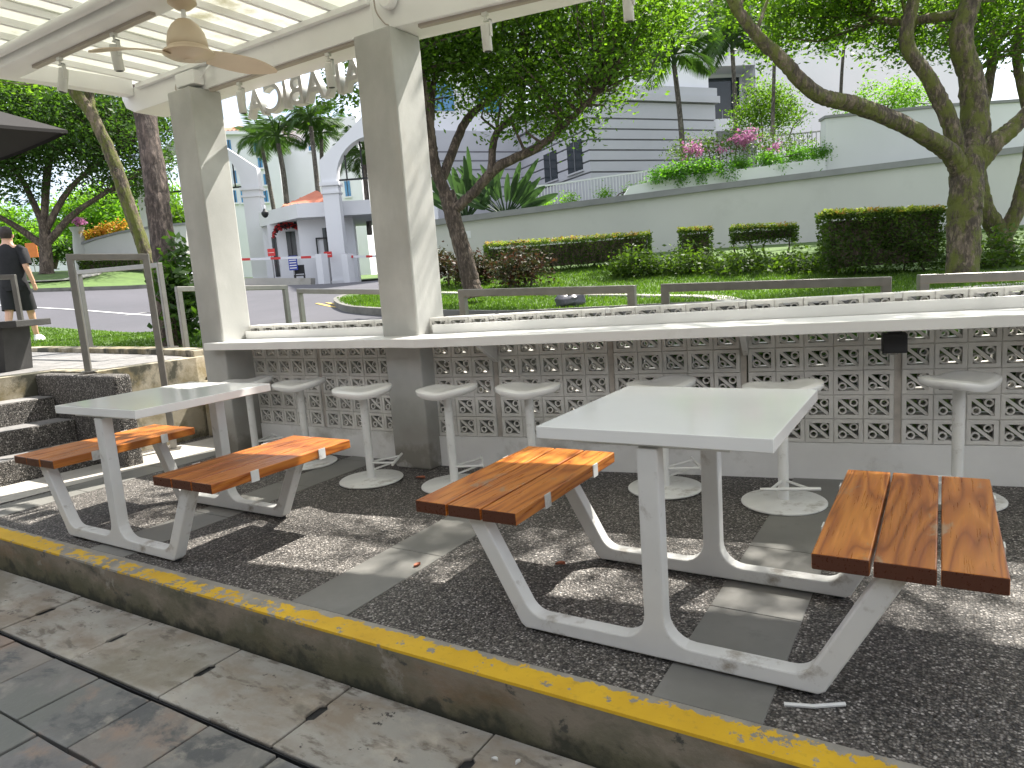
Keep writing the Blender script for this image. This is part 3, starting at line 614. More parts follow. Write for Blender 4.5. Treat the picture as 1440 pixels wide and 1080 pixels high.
MB().lathe([(.02,-.105),(.045,-.112),(.075,-.14),(.098,-.18),(.108,-.225),(.11,-.25),(.106,-.256),(.11,-.262),(.11,-.272),(.05,-.28)], 32).build('motor_housing', M['fan'], fn, True)
MB().lathe([(.09,-.272),(.135,-.28),(.14,-.292),(.115,-.306),(.06,-.314),(.034,-.322),(.03,-.326)], 32).build('hub', M['fan'], fn, True)
def blade():
    V = []; F = []; n = 14
    for i in range(n+1):
        t = i/n; r = .10+.40*t; w_ = (.05+.035*math.sin(min(1, t*1.5)*math.pi*.5))*(1-.75*max(0, t-.62)**2/.1444) if t < 1 else .012
        w_ = max(.012, w_); off = .03*math.sin(t*3.0); tw = -.34*(1-t)-.10; z = -.035*t*t-.004
        for s, dz in ((-1,0),(0,.004),(1,0)):
            for th in (0,): V.append((r, off+s*w_*math.cos(tw), z+s*w_*math.sin(tw)+dz))
        for s, dz in ((-1,-.006),(0,-.004),(1,-.006)): V.append((r, off+s*w_*math.cos(tw), z+s*w_*math.sin(tw)+dz))
    for i in range(n):
        a = i*6; b = a+6
        F += [(a,b,b+1,a+1),(a+1,b+1,b+2,a+2),(a+4,b+4,b+3,a+3),(a+5,b+5,b+4,a+4),(a+3,b+3,b,a),(a+2,b+2,b+5,a+5)]
    F += [(0,1,2,5,4,3),(n*6+3,n*6+4,n*6+5,n*6+2,n*6+1,n*6)]
    return MB().add(V, F).mesh('blade', M['fan'], True)
bm_ = blade()
for a in (68, 244): link('blade', bm_, fn, 0, (0,0,-.288), R(a))
sg = empty('letter_sign', (0,0,0)); tag(sg, 'white box letters of the ARABICA sign hanging behind the beam, seen from the back', 'sign')
def glyph(ch):
    cu = bpy.data.curves.new('g', 'FONT'); cu.body = ch; cu.size = .31; cu.extrude = .03; cu.bevel_depth = 0; cu.offset = .002; cu.align_x = 'CENTER'
    o = bpy.data.objects.new('g', cu); COL.objects.link(o); dg = bpy.context.evaluated_depsgraph_get()
    me = bpy.data.meshes.new_from_object(o.evaluated_get(dg)); bpy.data.objects.remove(o); me.materials.clear(); me.materials.append(M['letter']); me.name = 'letter'; return me
gl = {c: glyph(c) for c in 'ARBIC'}
xs = [-3.66,-3.86,-4.06,-4.25,-4.38,-4.52,-4.73]
for c, x in zip('ARABICA', xs):
    o = link('letter', gl[c], sg, 0, (x, 4.02, 2.695)); o.rotation_euler = (R(90), 0, R(180))
MB().box(-4.8,-3.4,3.931,4.0,2.935,2.955).build('hanger_rail', M['letter'], sg)
# ------------------------------------------------------------------ picnic tables
def arc(cx, cz, r, a0, a1, n=6): return [(cx+r*math.cos(R(a0+(a1-a0)*i/n)), cz+r*math.sin(R(a0+(a1-a0)*i/n))) for i in range(n+1)]
def frame_outline():
    # half outline (right side) then mirrored: foot bar, raking arm, centre post with large fillets
    zt, zb, zc = .704, .014, .066; hw = .034; rs = math.atan2(.212, .39)
    def outer(z): return .495+(z-zb)*.212/.39
    def inner(z): return outer(z)-.070
    R1 = .075; right = [(outer(zb)-.012, zb), (outer(zb)+.006, zb+.012), (outer(.404), .404), (inner(.404), .404)]
    # fillet between arm inner side and bar top
    xi = inner(zc); th = math.atan2(.39, .212); L = R1/math.tan((math.pi-th)/2); L = R1*math.tan((math.pi-(math.pi-th))/2)
    cx = xi-L; cz = zc+R1
    a1 = -90+math.degrees(th); right += arc(cx, cz, R1, a1, -90, 6)
    right += arc(hw+.085, zc+.085, .085, 270, 180, 6)
    right += [(hw, zt)]
    left = [(-x, z) for x, z in right[::-1]]
    return right+left
FO = frame_outline()
fm = MB().prism(FO, 0, .06, lambda u, v, w: (u, w, v)).mesh('leg_frame', M['steel_white'])
def plank_mesh():
    return MB().box(-.071,.071,0,.86,0,.046).mesh('plank', M['wood'])
pm = plank_mesh()
def picnic(loc, label):
    t = empty('picnic_table', loc); tag(t, label, 'picnic table')
    MB().box(-.377,.377,-.015,.785,.718,.76).build('tabletop', M['table_white'], t, False, .003)
    MB().box(-.25,.25,.02,.75,.704,.7178).build('top_frame', M['steel_white'], t)
    for y in (0, .655):
        link('leg_frame', fm, t, .006, (0,y,0))
        for x in (-.46,.46): MB().lathe([(.018,0),(.018,.0145)], 10, (x,y+.034,0)).build('foot', M['black'], t)
    for s in (-1, 1):
        for k in range(3):
            o = link('plank', pm, t, .004, (s*(.69+.151*(k-1)+.005), -.03+random.uniform(-.003,.003), .4045)); o.rotation_euler = (0, random.uniform(-.006,.006), random.uniform(-.002,.002))
        for y in (.20, .62):
            for e in (-1, 1):
                x = s*.695+e*.2235; MB().box(x-.002, x+.002, y-.022, y+.022, .398, .452).build('plank_clip', M['steel_white'], t)
            MB().box(s*.695-.222, s*.695+.222, y-.022, y+.022, .397, .4043).build('cross_strap', M['steel_white'], t)
    return t
picnic((-.768,1.972,0), 'white picnic table with orange benches opposite the long hedge, a white straw at its foot')
picnic((-3.655,1.845,0), 'white picnic table with orange wooden benches standing near the steps')
# ------------------------------------------------------------------ stools
def seat_mesh():
    nu, nr = 36, 7; V = []; F = []
    def topz(x, y): return .018*(x/.19)**2*(1 if x > 0 else .75)+.016*max(0, y/.15)**2-.012*math.exp(-((x/.09)**2))
    for i in range(1, nr+1):
        r = i/nr
        for j in range(nu):
            a = 2*math.pi*j/nu; ex = .192; ey = .150
            ca, sa = math.cos(a), math.sin(a); k = 1/(abs(ca)**2.5+abs(sa)**2.5)**(1/2.5)*(1-.10*abs(sa)**6)
            x, y = ca*k*ex*r, sa*k*ey*r; V.append((x, y, topz(x, y)-(.010*max(0, (r-.85)/.15)**2)))
    c = len(V); V.append((0,0,topz(0,0)))
    for j in range(nu): F.append((c, j, (j+1)%nu))
    for i in range(nr-1):
        for j in range(nu): a = i*nu+j; b = i*nu+(j+1)%nu; F.append((a, a+nu, b+nu, b))
    o = (nr-1)*nu; lay = [(1.012,-.012),(1.0,-.03),(.93,-.045),(.7,-.055),(.3,-.06)]
    prev = o
    for sc, dz in lay:
        st = len(V)
        for j in range(nu): p = V[o+j]; V.append((p[0]*sc, p[1]*sc, p[2]*(1 if sc > .9 else .5)+dz+.008))
        for j in range(nu): F.append((prev+j, st+j, st+(j+1)%nu, prev+(j+1)%nu))
        prev = st
    F.append(tuple(prev+j for j in range(nu)))
    return MB().add(V, F).mesh('seat', M['stool'], True)
stm = seat_mesh()
bsm = MB().lathe([(.06,.004),(.205,.004),(.21,.008),(.21,.014),(.205,.018),(.05,.024),(.028,.026)], 36).mesh('base_plate', M['stool_base'], True)
pol = MB().tube([(0,0,.02),(0,0,.60)], .0265, 16).mesh('pole', M['stool_base'], True)
frm = MB().tube([(-.14,-.185,.135),(.14,-.185,.135)], .0085, 10)
frm.tube([(-.015,-.02,.125),(-.09,-.185,.135)], .007, 8).tube([(.015,-.02,.125),(.09,-.185,.135)], .007, 8).tube([(0,-.02,.075),(-.03,-.185,.13)], .006, 8)
frm = frm.mesh('footrest', M['stool_base'], True)
spots = [(-4.63,3.50,18,160,'white bar stool half hidden behind the far corner of the picnic table near the steps'),
 (-4.006,3.47,-8,165,'white bar stool against the short wall panel between the two pillars'),
 (-3.205,3.285,10,118,'white bar stool standing just in front of the mid-counter pillar'),
 (-2.58,3.365,-28,128,'white bar stool right beside the mid-counter pillar with its footrest toward the wall'),
 (-2.07,3.48,-22,150,'white bar stool second along from the mid-counter pillar, its pole seen against the blocks'),
 (-1.335,3.70,20,120,'white bar stool seen behind the two posts of the picnic table with the straw'),
 (-.685,3.655,-20,20,'white bar stool behind the tabletop corner with its footrest toward the worn bench'),
 (.074,3.96,24,-35,'white bar stool behind the wooden bench, standing apart below the black socket box')]
for x, y, sa, fa, lb in spots:
    t = empty('bar_stool', (x,y,.0)); tag(t, lb, 'bar stool', 'bar stools along the counter')
    o = link('seat', stm, t, 0, (0,0,.622), R(sa+32)); o.rotation_euler = (0, R(random.uniform(-2,2)), R(sa+32))
    link('pole', pol, t); link('base_plate', bsm, t); link('footrest', frm, t, 0, None, R(fa))
# ------------------------------------------------------------------ litter
o = MB().tube([(-.364,1.902,.0062),(-.29,1.925,.0062),(-.215,1.972,.0062)], .006, 6).build('paper_strip', M['paper'], None); tag(o, 'thin white paper straw lying by the table foot near the yellow edge', 'straw')
def dry_leaf(x, y, a, s, lb, z=0, m='leaflitter'):
    V = []; n = 8
    for i in range(n+1):
        t = i/n; w_ = s*.32*math.sin(t*math.pi)**.8; V += [((t-.5)*s, -w_, .006+.25*s*(1-abs(2*t-1))*.3+.008), ((t-.5)*s, 0, .004), ((t-.5)*s, w_, .012+.1*s*t)]
    F = [(i*3+k, i*3+k+3, i*3+k+4, i*3+k+1) for i in range(n) for k in range(2)]
    tag(MB().add(V, F).build('fallen_leaf' if m == 'leaflitter' else 'fallen_petal', M[m], None, True, 0, (x,y,z), R(a)), lb, 'leaf' if m == 'leaflitter' else 'petal')
dry_leaf(-1.403,2.529,30,.045,'small reddish dry leaf on the pebble floor under the bench')
dry_leaf(-1.998,2.276,80,.04,'small orange dry leaf on the smooth tile strip')
dry_leaf(-2.9,3.42,10,.07,'curled dry leaf by the foot of the mid-counter pillar')
dry_leaf(-1.13,1.55,10,.022,'tiny white petal on the drain slab by the kerb', ZP, 'paper'); dry_leaf(-1.06,1.57,70,.02,'second tiny white petal on the drain slab, nearer the slab end', ZP, 'paper')
# ------------------------------------------------------------------ steps and plaza
ZL = .745
def lx(y, off): return -5.96+.114*(y-2.24)-off
st = empty('steps', (0,0,0)); struct(st)
offs = [0,.255,.525,.80]; zs = [0,.18,.365,.55,ZL]
for k in range(3):
    a, b = offs[k], offs[k+1]; y0, y1 = 1.2, 2.92
    MB().prism([(lx(y0,a),y0),(lx(y1,a),y1),(lx(y1,b)-.02,y1),(lx(y0,b)-.02,y0)], -.2, zs[k+1], lambda u, v, w: (u, v, w)).build('step', M['agg'], st, False, .006)
    MB().prism([(lx(y0,a)-.012,y0+.01),(lx(y1,a)-.012,y1-.01),(lx(y1,b)-.002,y1-.01),(lx(y0,b)-.002,y0+.01)], zs[k+1]-.01, zs[k+1]+.004, lambda u, v, w: (u, v, w)).build('tread', M['plazatop'], st)
MB().prism([(lx(2.925,-.42),2.925),(lx(2.925,.95),2.925),(lx(3.06,.95),3.06),(lx(3.06,-.42),3.06)], -.2, .735, lambda u, v, w: (u, v, w)).build('cheek_wall', M['agg'], st, False, .02)
pl_poly = [(-5.94,3.061),(-5.92,3.95),(-6.0,4.22),(-7.0,4.42),(-8.9,4.68),(-10.5,4.87),(-14,5.0),(-30,3),(-30,-8),(-7.1,-8),(lx(1.2,.8),1.2),(lx(2.92,.8),2.92),(-6.7,3.061)]
struct(MB().prism(pl_poly, -.2, ZL, lambda u, v, w: (u, v, w)).build('plaza_base', M['ledge'], None))
inset = [(-6.1,3.2),(-6.08,3.9),(-6.2,4.0),(-7.0,4.19),(-8.9,4.45),(-10.5,4.64),(-14,4.78),(-29,2.8),(-29,-7.9),(-7.25,-7.9),(lx(1.2,1.0),1.2),(lx(2.92,1.0),2.95),(-6.85,3.2)]
struct(MB().prism(inset, ZL-.01, ZL+.004, lambda u, v, w: (u, v, w)).build('plaza_paving', M['plazatop'], None))
bk = [(-6.02,4.0),(-7.0,4.2),(-8.9,4.46),(-10.5,4.65),(-14,4.79),(-14,4.99),(-10.5,4.86),(-8.9,4.67),(-7.0,4.41),(-6.02,4.2)]
o = MB().prism(bk, ZL-.3, ZL+.06, lambda u, v, w: (u, v, w)).build('edging_wall', M['ledge'], None, False, .01); tag(o, 'low stained concrete edging between the raised plaza and the grass verge', 'edging')
o = MB().prism([(-7.0,4.66),(-5.2,4.08),(-5.2,3.96),(-5.90,3.96),(-5.98,4.24),(-6.9,4.43)][::-1], -.2, .52, lambda u, v, w: (u, v, w)).build('low_wall', M['ledge'], None, False, .01); tag(o, 'low mossy concrete wall behind the pillar by the steps beside the plaza', 'wall')
def barrier(a, b, za, zb, lb, wd=.06):
    # a, b: rail ends at top of rail; za, zb: ground under the posts
    a, b = Vector(a), Vector(b); t = empty('steel_barrier', (a.x, a.y, za)); tag(t, lb, 'barrier', 'stainless steel barriers'); o = Vector((a.x, a.y, za))
    d = (b-a).normalized(); up = Vector((0,0,1)); hw = Vector((0,0,wd/2))
    MB().bar(a-hw-d*wd*.5-o, b-hw+d*wd*.5-o, wd, wd).build('rail', M['steelbar'], t, False, .005)
    dd = Vector((d.x, d.y, 0))
    for p, z in ((a, za), (b, zb)):
        MB().bar(Vector((p.x, p.y, z))-o, p-Vector((0,0,wd*.9))-o, wd*.97, wd*.97, dd).build('post', M['steelbar'], t, False, .004)
        MB().bar(Vector((p.x, p.y, z))-o, Vector((p.x, p.y, z+.01))-o, .11, .11, dd).build('foot_plate', M['steelbar'], t)
barrier((-6.02,3.035,1.712), (-5.67,3.46,1.682), ZL, .007, 'stainless steel hoop barrier on the plaza edge above the steps', .05)
barrier((-8.92,4.57,1.74), (-6.90,4.34,1.685), ZL+.06, ZL+.06, 'longer stainless steel barrier on the concrete edging at the back of the plaza', .05)
p = at(18,386,7.6); q = at(-140,392,7.4)
barrier((p.x,p.y,p.z), (q.x,q.y,q.z), ZL, ZL, 'stainless steel barrier on the plaza behind the dark stone bench', .05)
for (a, b), lb in zip((((250,403,7.5),(400,401,8.6)), ((421,406,8.2),(612,407,6.7)), ((650,407,6.4),(888,401,5.7)), ((935,399,5.6),(1246,389,5.1)), ((1298,386,5.0),(1700,372,4.7))),
    ('stainless steel barrier behind the pillar by the steps at the road side', 'stainless steel barrier behind the block wall between the two pillars', 'stainless steel barrier in front of the dark bag on the lawn', 'stainless steel barrier in front of the small clipped hedges', 'stainless steel barrier in front of the large hedge and mossy tree')):
    a, b = at(*a), at(*b); barrier(a, b, h1(a.x,a.y)+.04, h1(b.x,b.y)+.04, lb, .066 if a.x > -6 else .055)
# stone bench on the plaza
sb = empty('stone_bench', (-7.52,3.0,ZL+.004), R(28)); tag(sb, 'dark stone slab bench with a block leg on the raised plaza', 'bench')
MB().box(-1.9,.42,-.22,.22,.40,.46).build('seat', M['stone'], sb, False, .006)
MB().prism([(-.16,0),(.20,0),(.24,.40),(-.20,.40)], -.17, .17, lambda u, v, w: (u, w, v)).build('leg', M['stone'], sb, False, .005)
MB().prism([(-1.5,0),(-1.14,0),(-1.1,.40),(-1.54,.40)], -.17, .17, lambda u, v, w: (u, w, v)).build('leg', M['stone'], sb, False, .005)
# parasol
um = empty('parasol', (-8.38,2.43,ZL)); tag(um, 'large dark brown square parasol standing on the plaza', 'parasol')
MB().tube([(0,0,0),(0,0,2.75)], .025, 12).build('pole', M['steelbar'], um, True)
MB().lathe([(.3,0),(.3,.05),(.06,.08),(.04,.2)], 24).build('base', M['stone'], um, True)
tip = at(95,183,6.6)-Vector((-8.38,2.43,ZL)); rr = math.hypot(tip.x, tip.y); a0 = math.atan2(tip.y, tip.x); V = [(0,0,tip.z+.62)]; F = []
for k in range(4):
    for j in range(6):
        a, b = a0+k*math.pi/2, a0+(k+1)*math.pi/2; t = j/6; V.append(((math.cos(a)*(1-t)+math.cos(b)*t)*rr, (math.sin(a)*(1-t)+math.sin(b)*t)*rr, tip.z-.05*math.sin(t*math.pi)))
n = 24
for i in range(n): F.append((0, 1+i, 1+(i+1)%n))
V += [(x*1.0, y*1.0, z-.03) for x, y, z in V[1:]]
for i in range(n): F.append((1+i, 1+n+i, 1+n+(i+1)%n, 1+(i+1)%n))
MB().add(V, F).build('canopy', M['canvas'], um)
for k in range(4):
    a = a0+k*math.pi/2; MB().bar((0,0,tip.z+.5), (math.cos(a)*rr*.98, math.sin(a)*rr*.98, tip.z-.02), .02, .02).build('rib', M['steelbar'], um)
# ------------------------------------------------------------------ person walking away on the plaza
def person():
    base = gp(34, 481, .055); z0 = base.z; k = base.dot(AF)/10.8; rz = math.atan2(CF.y, CF.x)-math.pi/2+R(8)
    t = empty('person', (base.x, base.y, z0), rz); tag(t, 'person in black t-shirt and black shorts walking away past the stone bench', 'person'); t.scale = (k,)*3
    me = bpy.data.meshes.new('body'); J = {}
    def j(n, x, y, z, r, p=None): J[n] = (x, y, z, r, p)
    j('pel',0,0,.93,(.15,.11)); j('sp',0,-.01,1.12,(.135,.10),'pel'); j('ch',0,0,1.32,(.16,.115),'sp'); j('sh',0,.0,1.44,(.11,.085),'ch'); j('nk',0,.01,1.53,(.056,.06),'sh'); j('hd',0,.03,1.62,(.078,.09),'nk'); j('top',0,.03,1.73,(.065,.075),'hd')
    for s, n in ((-1,'L'),(1,'R')):
        sw = .12*s
        j('sh'+n,.18*s,0,1.43,(.058,.058),'sh'); j('el'+n,.25*s,-.04-sw*.3,1.16,(.045,.045),'sh'+n); j('wr'+n,.275*s,.06-sw*.5,.93,(.03,.032),'el'+n); j('ha'+n,.28*s,.09-sw*.5,.85,(.036,.02),'wr'+n)
        for k, (dx, L) in enumerate(((-.027,.075),(-.009,.088),(.009,.085),(.026,.068))): j('f%d'%k+n,.28*s+dx*.5,.10-sw*.5+dx,.85-L*.75,(.009,.009),'ha'+n); 
        j('th'+n,.275*s-.02*s,.13-sw*.5,.84,(.01,.01),'wr'+n)
        j('hip'+n,.09*s,0,.88,(.095,.095),'pel'); j('kn'+n,.10*s,.04+sw*.9,.49,(.058,.06),'hip'+n); j('an'+n,.10*s,-.02+sw*1.8,.09+(.03 if s < 0 else 0),(.036,.04),'kn'+n); j('toe'+n,.11*s,.14+sw*1.8,.03,(.038,.03),'an'+n)
    ks = list(J); V = [J[k][:3] for k in ks]; E = [(ks.index(J[k][4]), ks.index(k)) for k in ks if J[k][4]]
    me.from_pydata(V, E, []); me.materials.append(M['skin']); o = link('body', me, t)
    sk = o.modifiers.new('skin', 'SKIN'); 
    for i, k in enumerate(ks): me.skin_vertices[0].data[i].radius = J[k][3]
    me.skin_vertices[0].data[0].use_root = True
    ss = o.modifiers.new('sub', 'SUBSURF'); ss.levels = 2; ss.render_levels = 2; sk.use_smooth_shade = True
    def ell(mb, rows, n=20):
        k = len(rows); o_ = len(mb.v)
        for x, y, z, a, b in rows:
            for i in range(n): th = 2*math.pi*i/n; mb.v.append((x+a*math.cos(th), y+b*math.sin(th), z))
        for i in range(k-1):
            for q in range(n): mb.f.append((o_+i*n+q, o_+i*n+(q+1)%n, o_+(i+1)*n+(q+1)%n, o_+(i+1)*n+q))
        return mb
    sh = ell(MB(), [(0,0,.86,.195,.145),(0,0,.98,.185,.14),(0,-.005,1.15,.185,.135),(0,0,1.32,.205,.145),(0,0,1.43,.185,.125),(0,.005,1.49,.10,.095),(0,.01,1.515,.075,.075)])
    for s in (-1,1): sh.tube([(.14*s,0,1.43),(.2*s,-.01,1.40),(.24*s,-.03,1.24),(.247*s,-.035,1.19)], [.08,.082,.075,.078], 14, False)
    sh.build('t_shirt', M['cloth'], t, True)
    so_ = ell(MB(), [(0,0,.80,.175,.14),(0,0,.92,.185,.14),(0,0,.98,.175,.13)])
    for s in (-1,1): so_.tube([(.09*s,0,.92),(.095*s,.02+.05*s,.72),(.10*s,.04+.09*s,.53),(.10*s,.04+.095*s,.50)], [.105,.11,.10,.102], 16, False)
    so_.build('shorts', M['cloth'], t, True)
    hr = MB(); ell(hr, [(0,.005,1.60,.072,.07),(0,.005,1.66,.089,.098),(0,.01,1.72,.089,.10),(0,.02,1.775,.06,.07),(0,.02,1.79,.015,.02)]); hr.build('hair', M['hair'], t, True)
    for s in (-1,1):
        e = MB(); ell(e, [(.085*s,.03,1.61,.008,.016),(.09*s,.03,1.635,.012,.022),(.09*s,.03,1.66,.01,.02)], 10); e.build('ear', M['skin'], t, True)
        y = .12*s*1.8; z = .03 if s < 0 else 0
        c = MB(); ell(c, [(.105*s,y+.05,z,.05,.14),(.105*s,y+.05,z+.035,.052,.142),(.105*s,y+.03,z+.075,.045,.10),(.10*s,y-.01,z+.10,.04,.05)], 16); c.f.append(tuple(range(16))); c.build('shoe', M['shoe'], t, True)
person()
# ------------------------------------------------------------------ vegetation
def leaf_quads(C, size, up=.5, asp=.5, droop=.25):
    n = len(C); d = rng.normal(size=(n,3)); d[:,2] = d[:,2]*.6-droop; d /= np.linalg.norm(d, axis=1)[:,None]
    nn = rng.normal(size=(n,3)); nn[:,2] += up*2; s = np.cross(d, nn); s /= np.linalg.norm(s, axis=1)[:,None]+1e-9; u = np.cross(s, d)
    L = size*(.6+.8*rng.random(n))[:,None]; W = L*asp*.5
    a = C-d*L*.5; m = C+u*L*.05; return np.stack([a, m+s*W-u*L*.10, C+d*L*.5, m-s*W-u*L*.10], 1)
def clumps(blobs, ncl):
    vol = np.array([b[3]**2*b[4] for b in blobs]); k = np.maximum(1, (vol/vol.sum()*ncl).astype(int)); out_ = []
    for b, q in zip(blobs, k):
        v = rng.normal(size=(q,3)); v /= np.linalg.norm(v, axis=1)[:,None]; r = rng.random(q)**(1/2.4)
        out_.append(np.array(b[:3])+v*r[:,None]*np.array((b[3], b[3], b[4])))
    return np.concatenate(out_)
def B(px, py, D, r, rz): p = at(px, py, D); return (p.x, p.y, p.z, r, rz)
def tree(name, label, limbs, blobs, ncl, per, size, spread, leaf, bark, group=None, twigs=True, asp=.5, flat=.6):
    L = [[(*at(*q[:3]), q[3]) if q[0] != 'w' else q[1:] for q in lb] for lb in limbs]
    b0 = L[0][0]; t = empty(name, (b0[0], b0[1], b0[2])); tag(t, label, 'tree', group); org = np.array(b0[:3]); allp = []
    for i, lb in enumerate(L):
        sp = spline(lb, 14 if lb[0][3] > .09 else 7); pts = [q[:3]-org for q in sp]; rad = [max(.006, q[3]) for q in sp]
        # slight gnarl
        pts = [q+rng.normal(0, .003+.012*rad[k], 3) if 0 < k < len(pts)-1 else q for k, q in enumerate(pts)]
        if i == 0: rad[0] *= 1.35; rad[1] *= 1.12
        MB().tube(pts, rad, 28 if rad[0] > .12 else 12, True, 1, .07).build('trunk' if i == 0 else 'limb', M[bark], t, True); allp += [(q, r) for q, r in zip(pts, rad)]
    C = clumps(blobs, ncl)-org; A = np.array([q for q, r in allp])
    if twigs:
        mb = MB()
        for c in C[::2]:
            w_ = np.linalg.norm(A-c, axis=1)+np.maximum(0, A[:,2]-c[2])*1.5; k = int(np.argmin(w_)); a = A[k]; r = min(.03, allp[k][1]*.5); md = (a+c)/2+rng.normal(0, .12, 3)+np.array((0,0,.06))
            mb.tube([a, md, c], [r, r*.6, .005], 5, False)
        mb.build('twigs', M[bark], t, True)['kind'] = 'stuff'
    P = np.repeat(C, per, 0)+rng.normal(size=(len(C)*per, 3))*np.array((spread, spread, spread*flat))
    quads('crown', leaf_quads(P, size, .5, asp), M[leaf], t); return t
# the broad tree on the lawn, behind the mid-counter pillar
tree('broadleaf_tree', 'broad leafy tree with forking trunk on the lawn behind the mid-counter pillar',
 [[(668,418,12.6,.17),(655,370,12.6,.155),(636,300,12.6,.15),(628,270,12.6,.14)],
  [(632,285,12.6,.11),(612,235,12.5,.10),(606,190,12.4,.09),(598,140,12.2,.08),(590,80,12,.06),(585,0,11.8,.04)],
  [(606,195,12.4,.075),(580,150,12,.06),(540,120,11.6,.045),(500,110,11.4,.03)],
  [(622,250,12.6,.09),(650,180,12.8,.075),(675,150,12.9,.06),(720,120,13,.05),(780,90,13,.03)],
  [(606,170,12.4,.06),(612,110,12.6,.05),(640,60,12.8,.04),(660,0,13,.03)],
  [(634,300,12.6,.10),(665,272,12.4,.09),(700,235,12.2,.085),(760,205,12,.07),(800,170,11.8,.055),(840,130,11.6,.04)],
  [(690,245,12.2,.07),(697,190,12.3,.06),(725,160,12.5,.05),(740,110,12.6,.035)]],
 [B(700,60,12.5,1.6,1.0), B(800,90,11.8,1.35,.9), B(870,70,11.4,.9,.75), B(640,90,12.4,1.2,.9), B(760,150,11.8,1.1,.5), B(520,110,11.6,.75,.5), B(585,60,12.2,1.1,.8), B(700,-60,12.6,1.9,1.2), B(830,-20,11.6,1.3,1.0), B(600,-80,12.6,1.6,1.0), B(700,-190,12.6,1.7,.9), B(790,185,11.6,.5,.35), B(480,130,11.6,.5,.35), B(900,30,11.2,.8,.7), B(545,60,11.8,.8,.6)],
 1250, 62, .085, .23, 'leaf', 'bark')
# mossy tree on the right
tree('mossy_tree', 'mossy many-limbed tree beside the large clipped hedge',
 [[(1352,412,10.3,.225),(1355,340,10.3,.21),(1358,270,10.3,.23),(1362,225,10.3,.22)],
  [(1362,240,10.3,.20),(1372,180,10.4,.185),(1365,110,10.4,.17),(1352,50,10.3,.15),(1375,-40,10.2,.12),(1380,-160,10.1,.07)],
  [(1352,250,10.3,.13),(1335,215,10.1,.125),(1280,180,9.8,.115),(1205,148,9.5,.105),(1150,133,9.3,.10),(1100,85,9.1,.085),(1060,45,9,.075),(1030,0,8.9,.065),(1010,-70,8.8,.04)],
  [(1352,235,10.3,.12),(1335,170,10.2,.115),(1305,110,10.1,.105),(1275,60,10,.095),(1285,0,9.9,.085),(1300,-80,9.8,.06)],
  [(1368,240,10.3,.15),(1395,205,10.2,.13),(1440,165,10.1,.11),(1500,90,10,.08),(1560,20,9.9,.05)],
  [('w',.5,9.6,6.2,.07),('w',.0,8.6,6.6,.06),('w',-.6,7.5,7.0,.04)], [(1352,20,10.3,.08),(1250,30,11,.06),(1180,10,11.5,.045),(1100,20,12,.03)]],
 [B(1150,20,11.4,1.1,.5), B(1250,50,11.6,.9,.55), B(1100,60,12.2,.7,.4), B(1200,-60,10.5,1.5,.7), B(1380,-20,11.5,1.4,.6), B(1430,60,12.5,.8,.5), B(1060,-50,9.5,.9,.5),
  (-.6,7.8,7.0,.8,.4), (1.2,8.3,7.3,.9,.4), (-2.3,8.6,7.1,.7,.4), (.6,10.6,8.3,1.2,.5), (-1.9,10.3,8.0,.8,.4), (2.6,9.6,7.9,.9,.5), (-2.5,7.2,6.6,.65,.3), (-.1,9.2,7.6,.8,.35), (.4,7.0,6.5,.4,.25), (1.9,6.4,6.3,.5,.3), (3.4,6.8,6.6,.7,.4)],
 640, 62, .085, .2, 'leaf', 'barkmoss')
tree('slender_tree', 'slender twin-stemmed tree standing behind the mossy tree',
 [[(1415,402,12.6,.20),(1405,330,12.6,.17),(1385,290,12.6,.14),(1375,200,12.8,.10),(1395,90,12.9,.08),(1400,0,13,.06)],
  [(1410,340,12.6,.14),(1438,270,12.4,.12),(1450,180,12.4,.1),(1430,80,12.6,.07),(1445,-20,12.8,.05)], [(1385,140,12.8,.06),(1345,70,12.9,.05),(1310,20,13,.04)]],
 [B(1420,30,13.5,1.0,.6), B(1360,40,13.8,1.1,.6), B(1450,-60,13,1.5,.8), B(1300,10,13.5,1.1,.6), B(1470,100,13,.5,.35)], 120, 40, .11, .22, 'leaf2', 'barkmoss')
tree('bank_tree', 'tall tree on the upper bank behind the mossy tree, its crown spreading overhead',
 [[(1372,300,22.5,.22),(1370,180,22.5,.2),(1366,60,22.4,.17),(1360,-60,22.3,.13)], [(1368,20,22.4,.11),(1260,-60,21.5,.08),(1150,-90,21,.05)], [(1366,0,22.4,.1),(1450,-90,22,.07),(1540,-130,21.5,.05)], [(1360,-60,22.3,.1),(1300,-150,21,.07),(1220,-200,20,.04)]],
 [(-4.5,20.5,8.4,1.9,.8),(-1.2,20.2,8.8,2.0,.9),(2.2,20.5,8.6,2.0,.8),(4.8,19.6,8.8,1.9,.8),(.6,22.4,9.6,2.2,.9),(7.5,18.5,8.6,2.0,.8),(-7.5,21.2,8.6,1.7,.7)], 420, 46, .15, .34, 'leaf', 'bark', None, True)
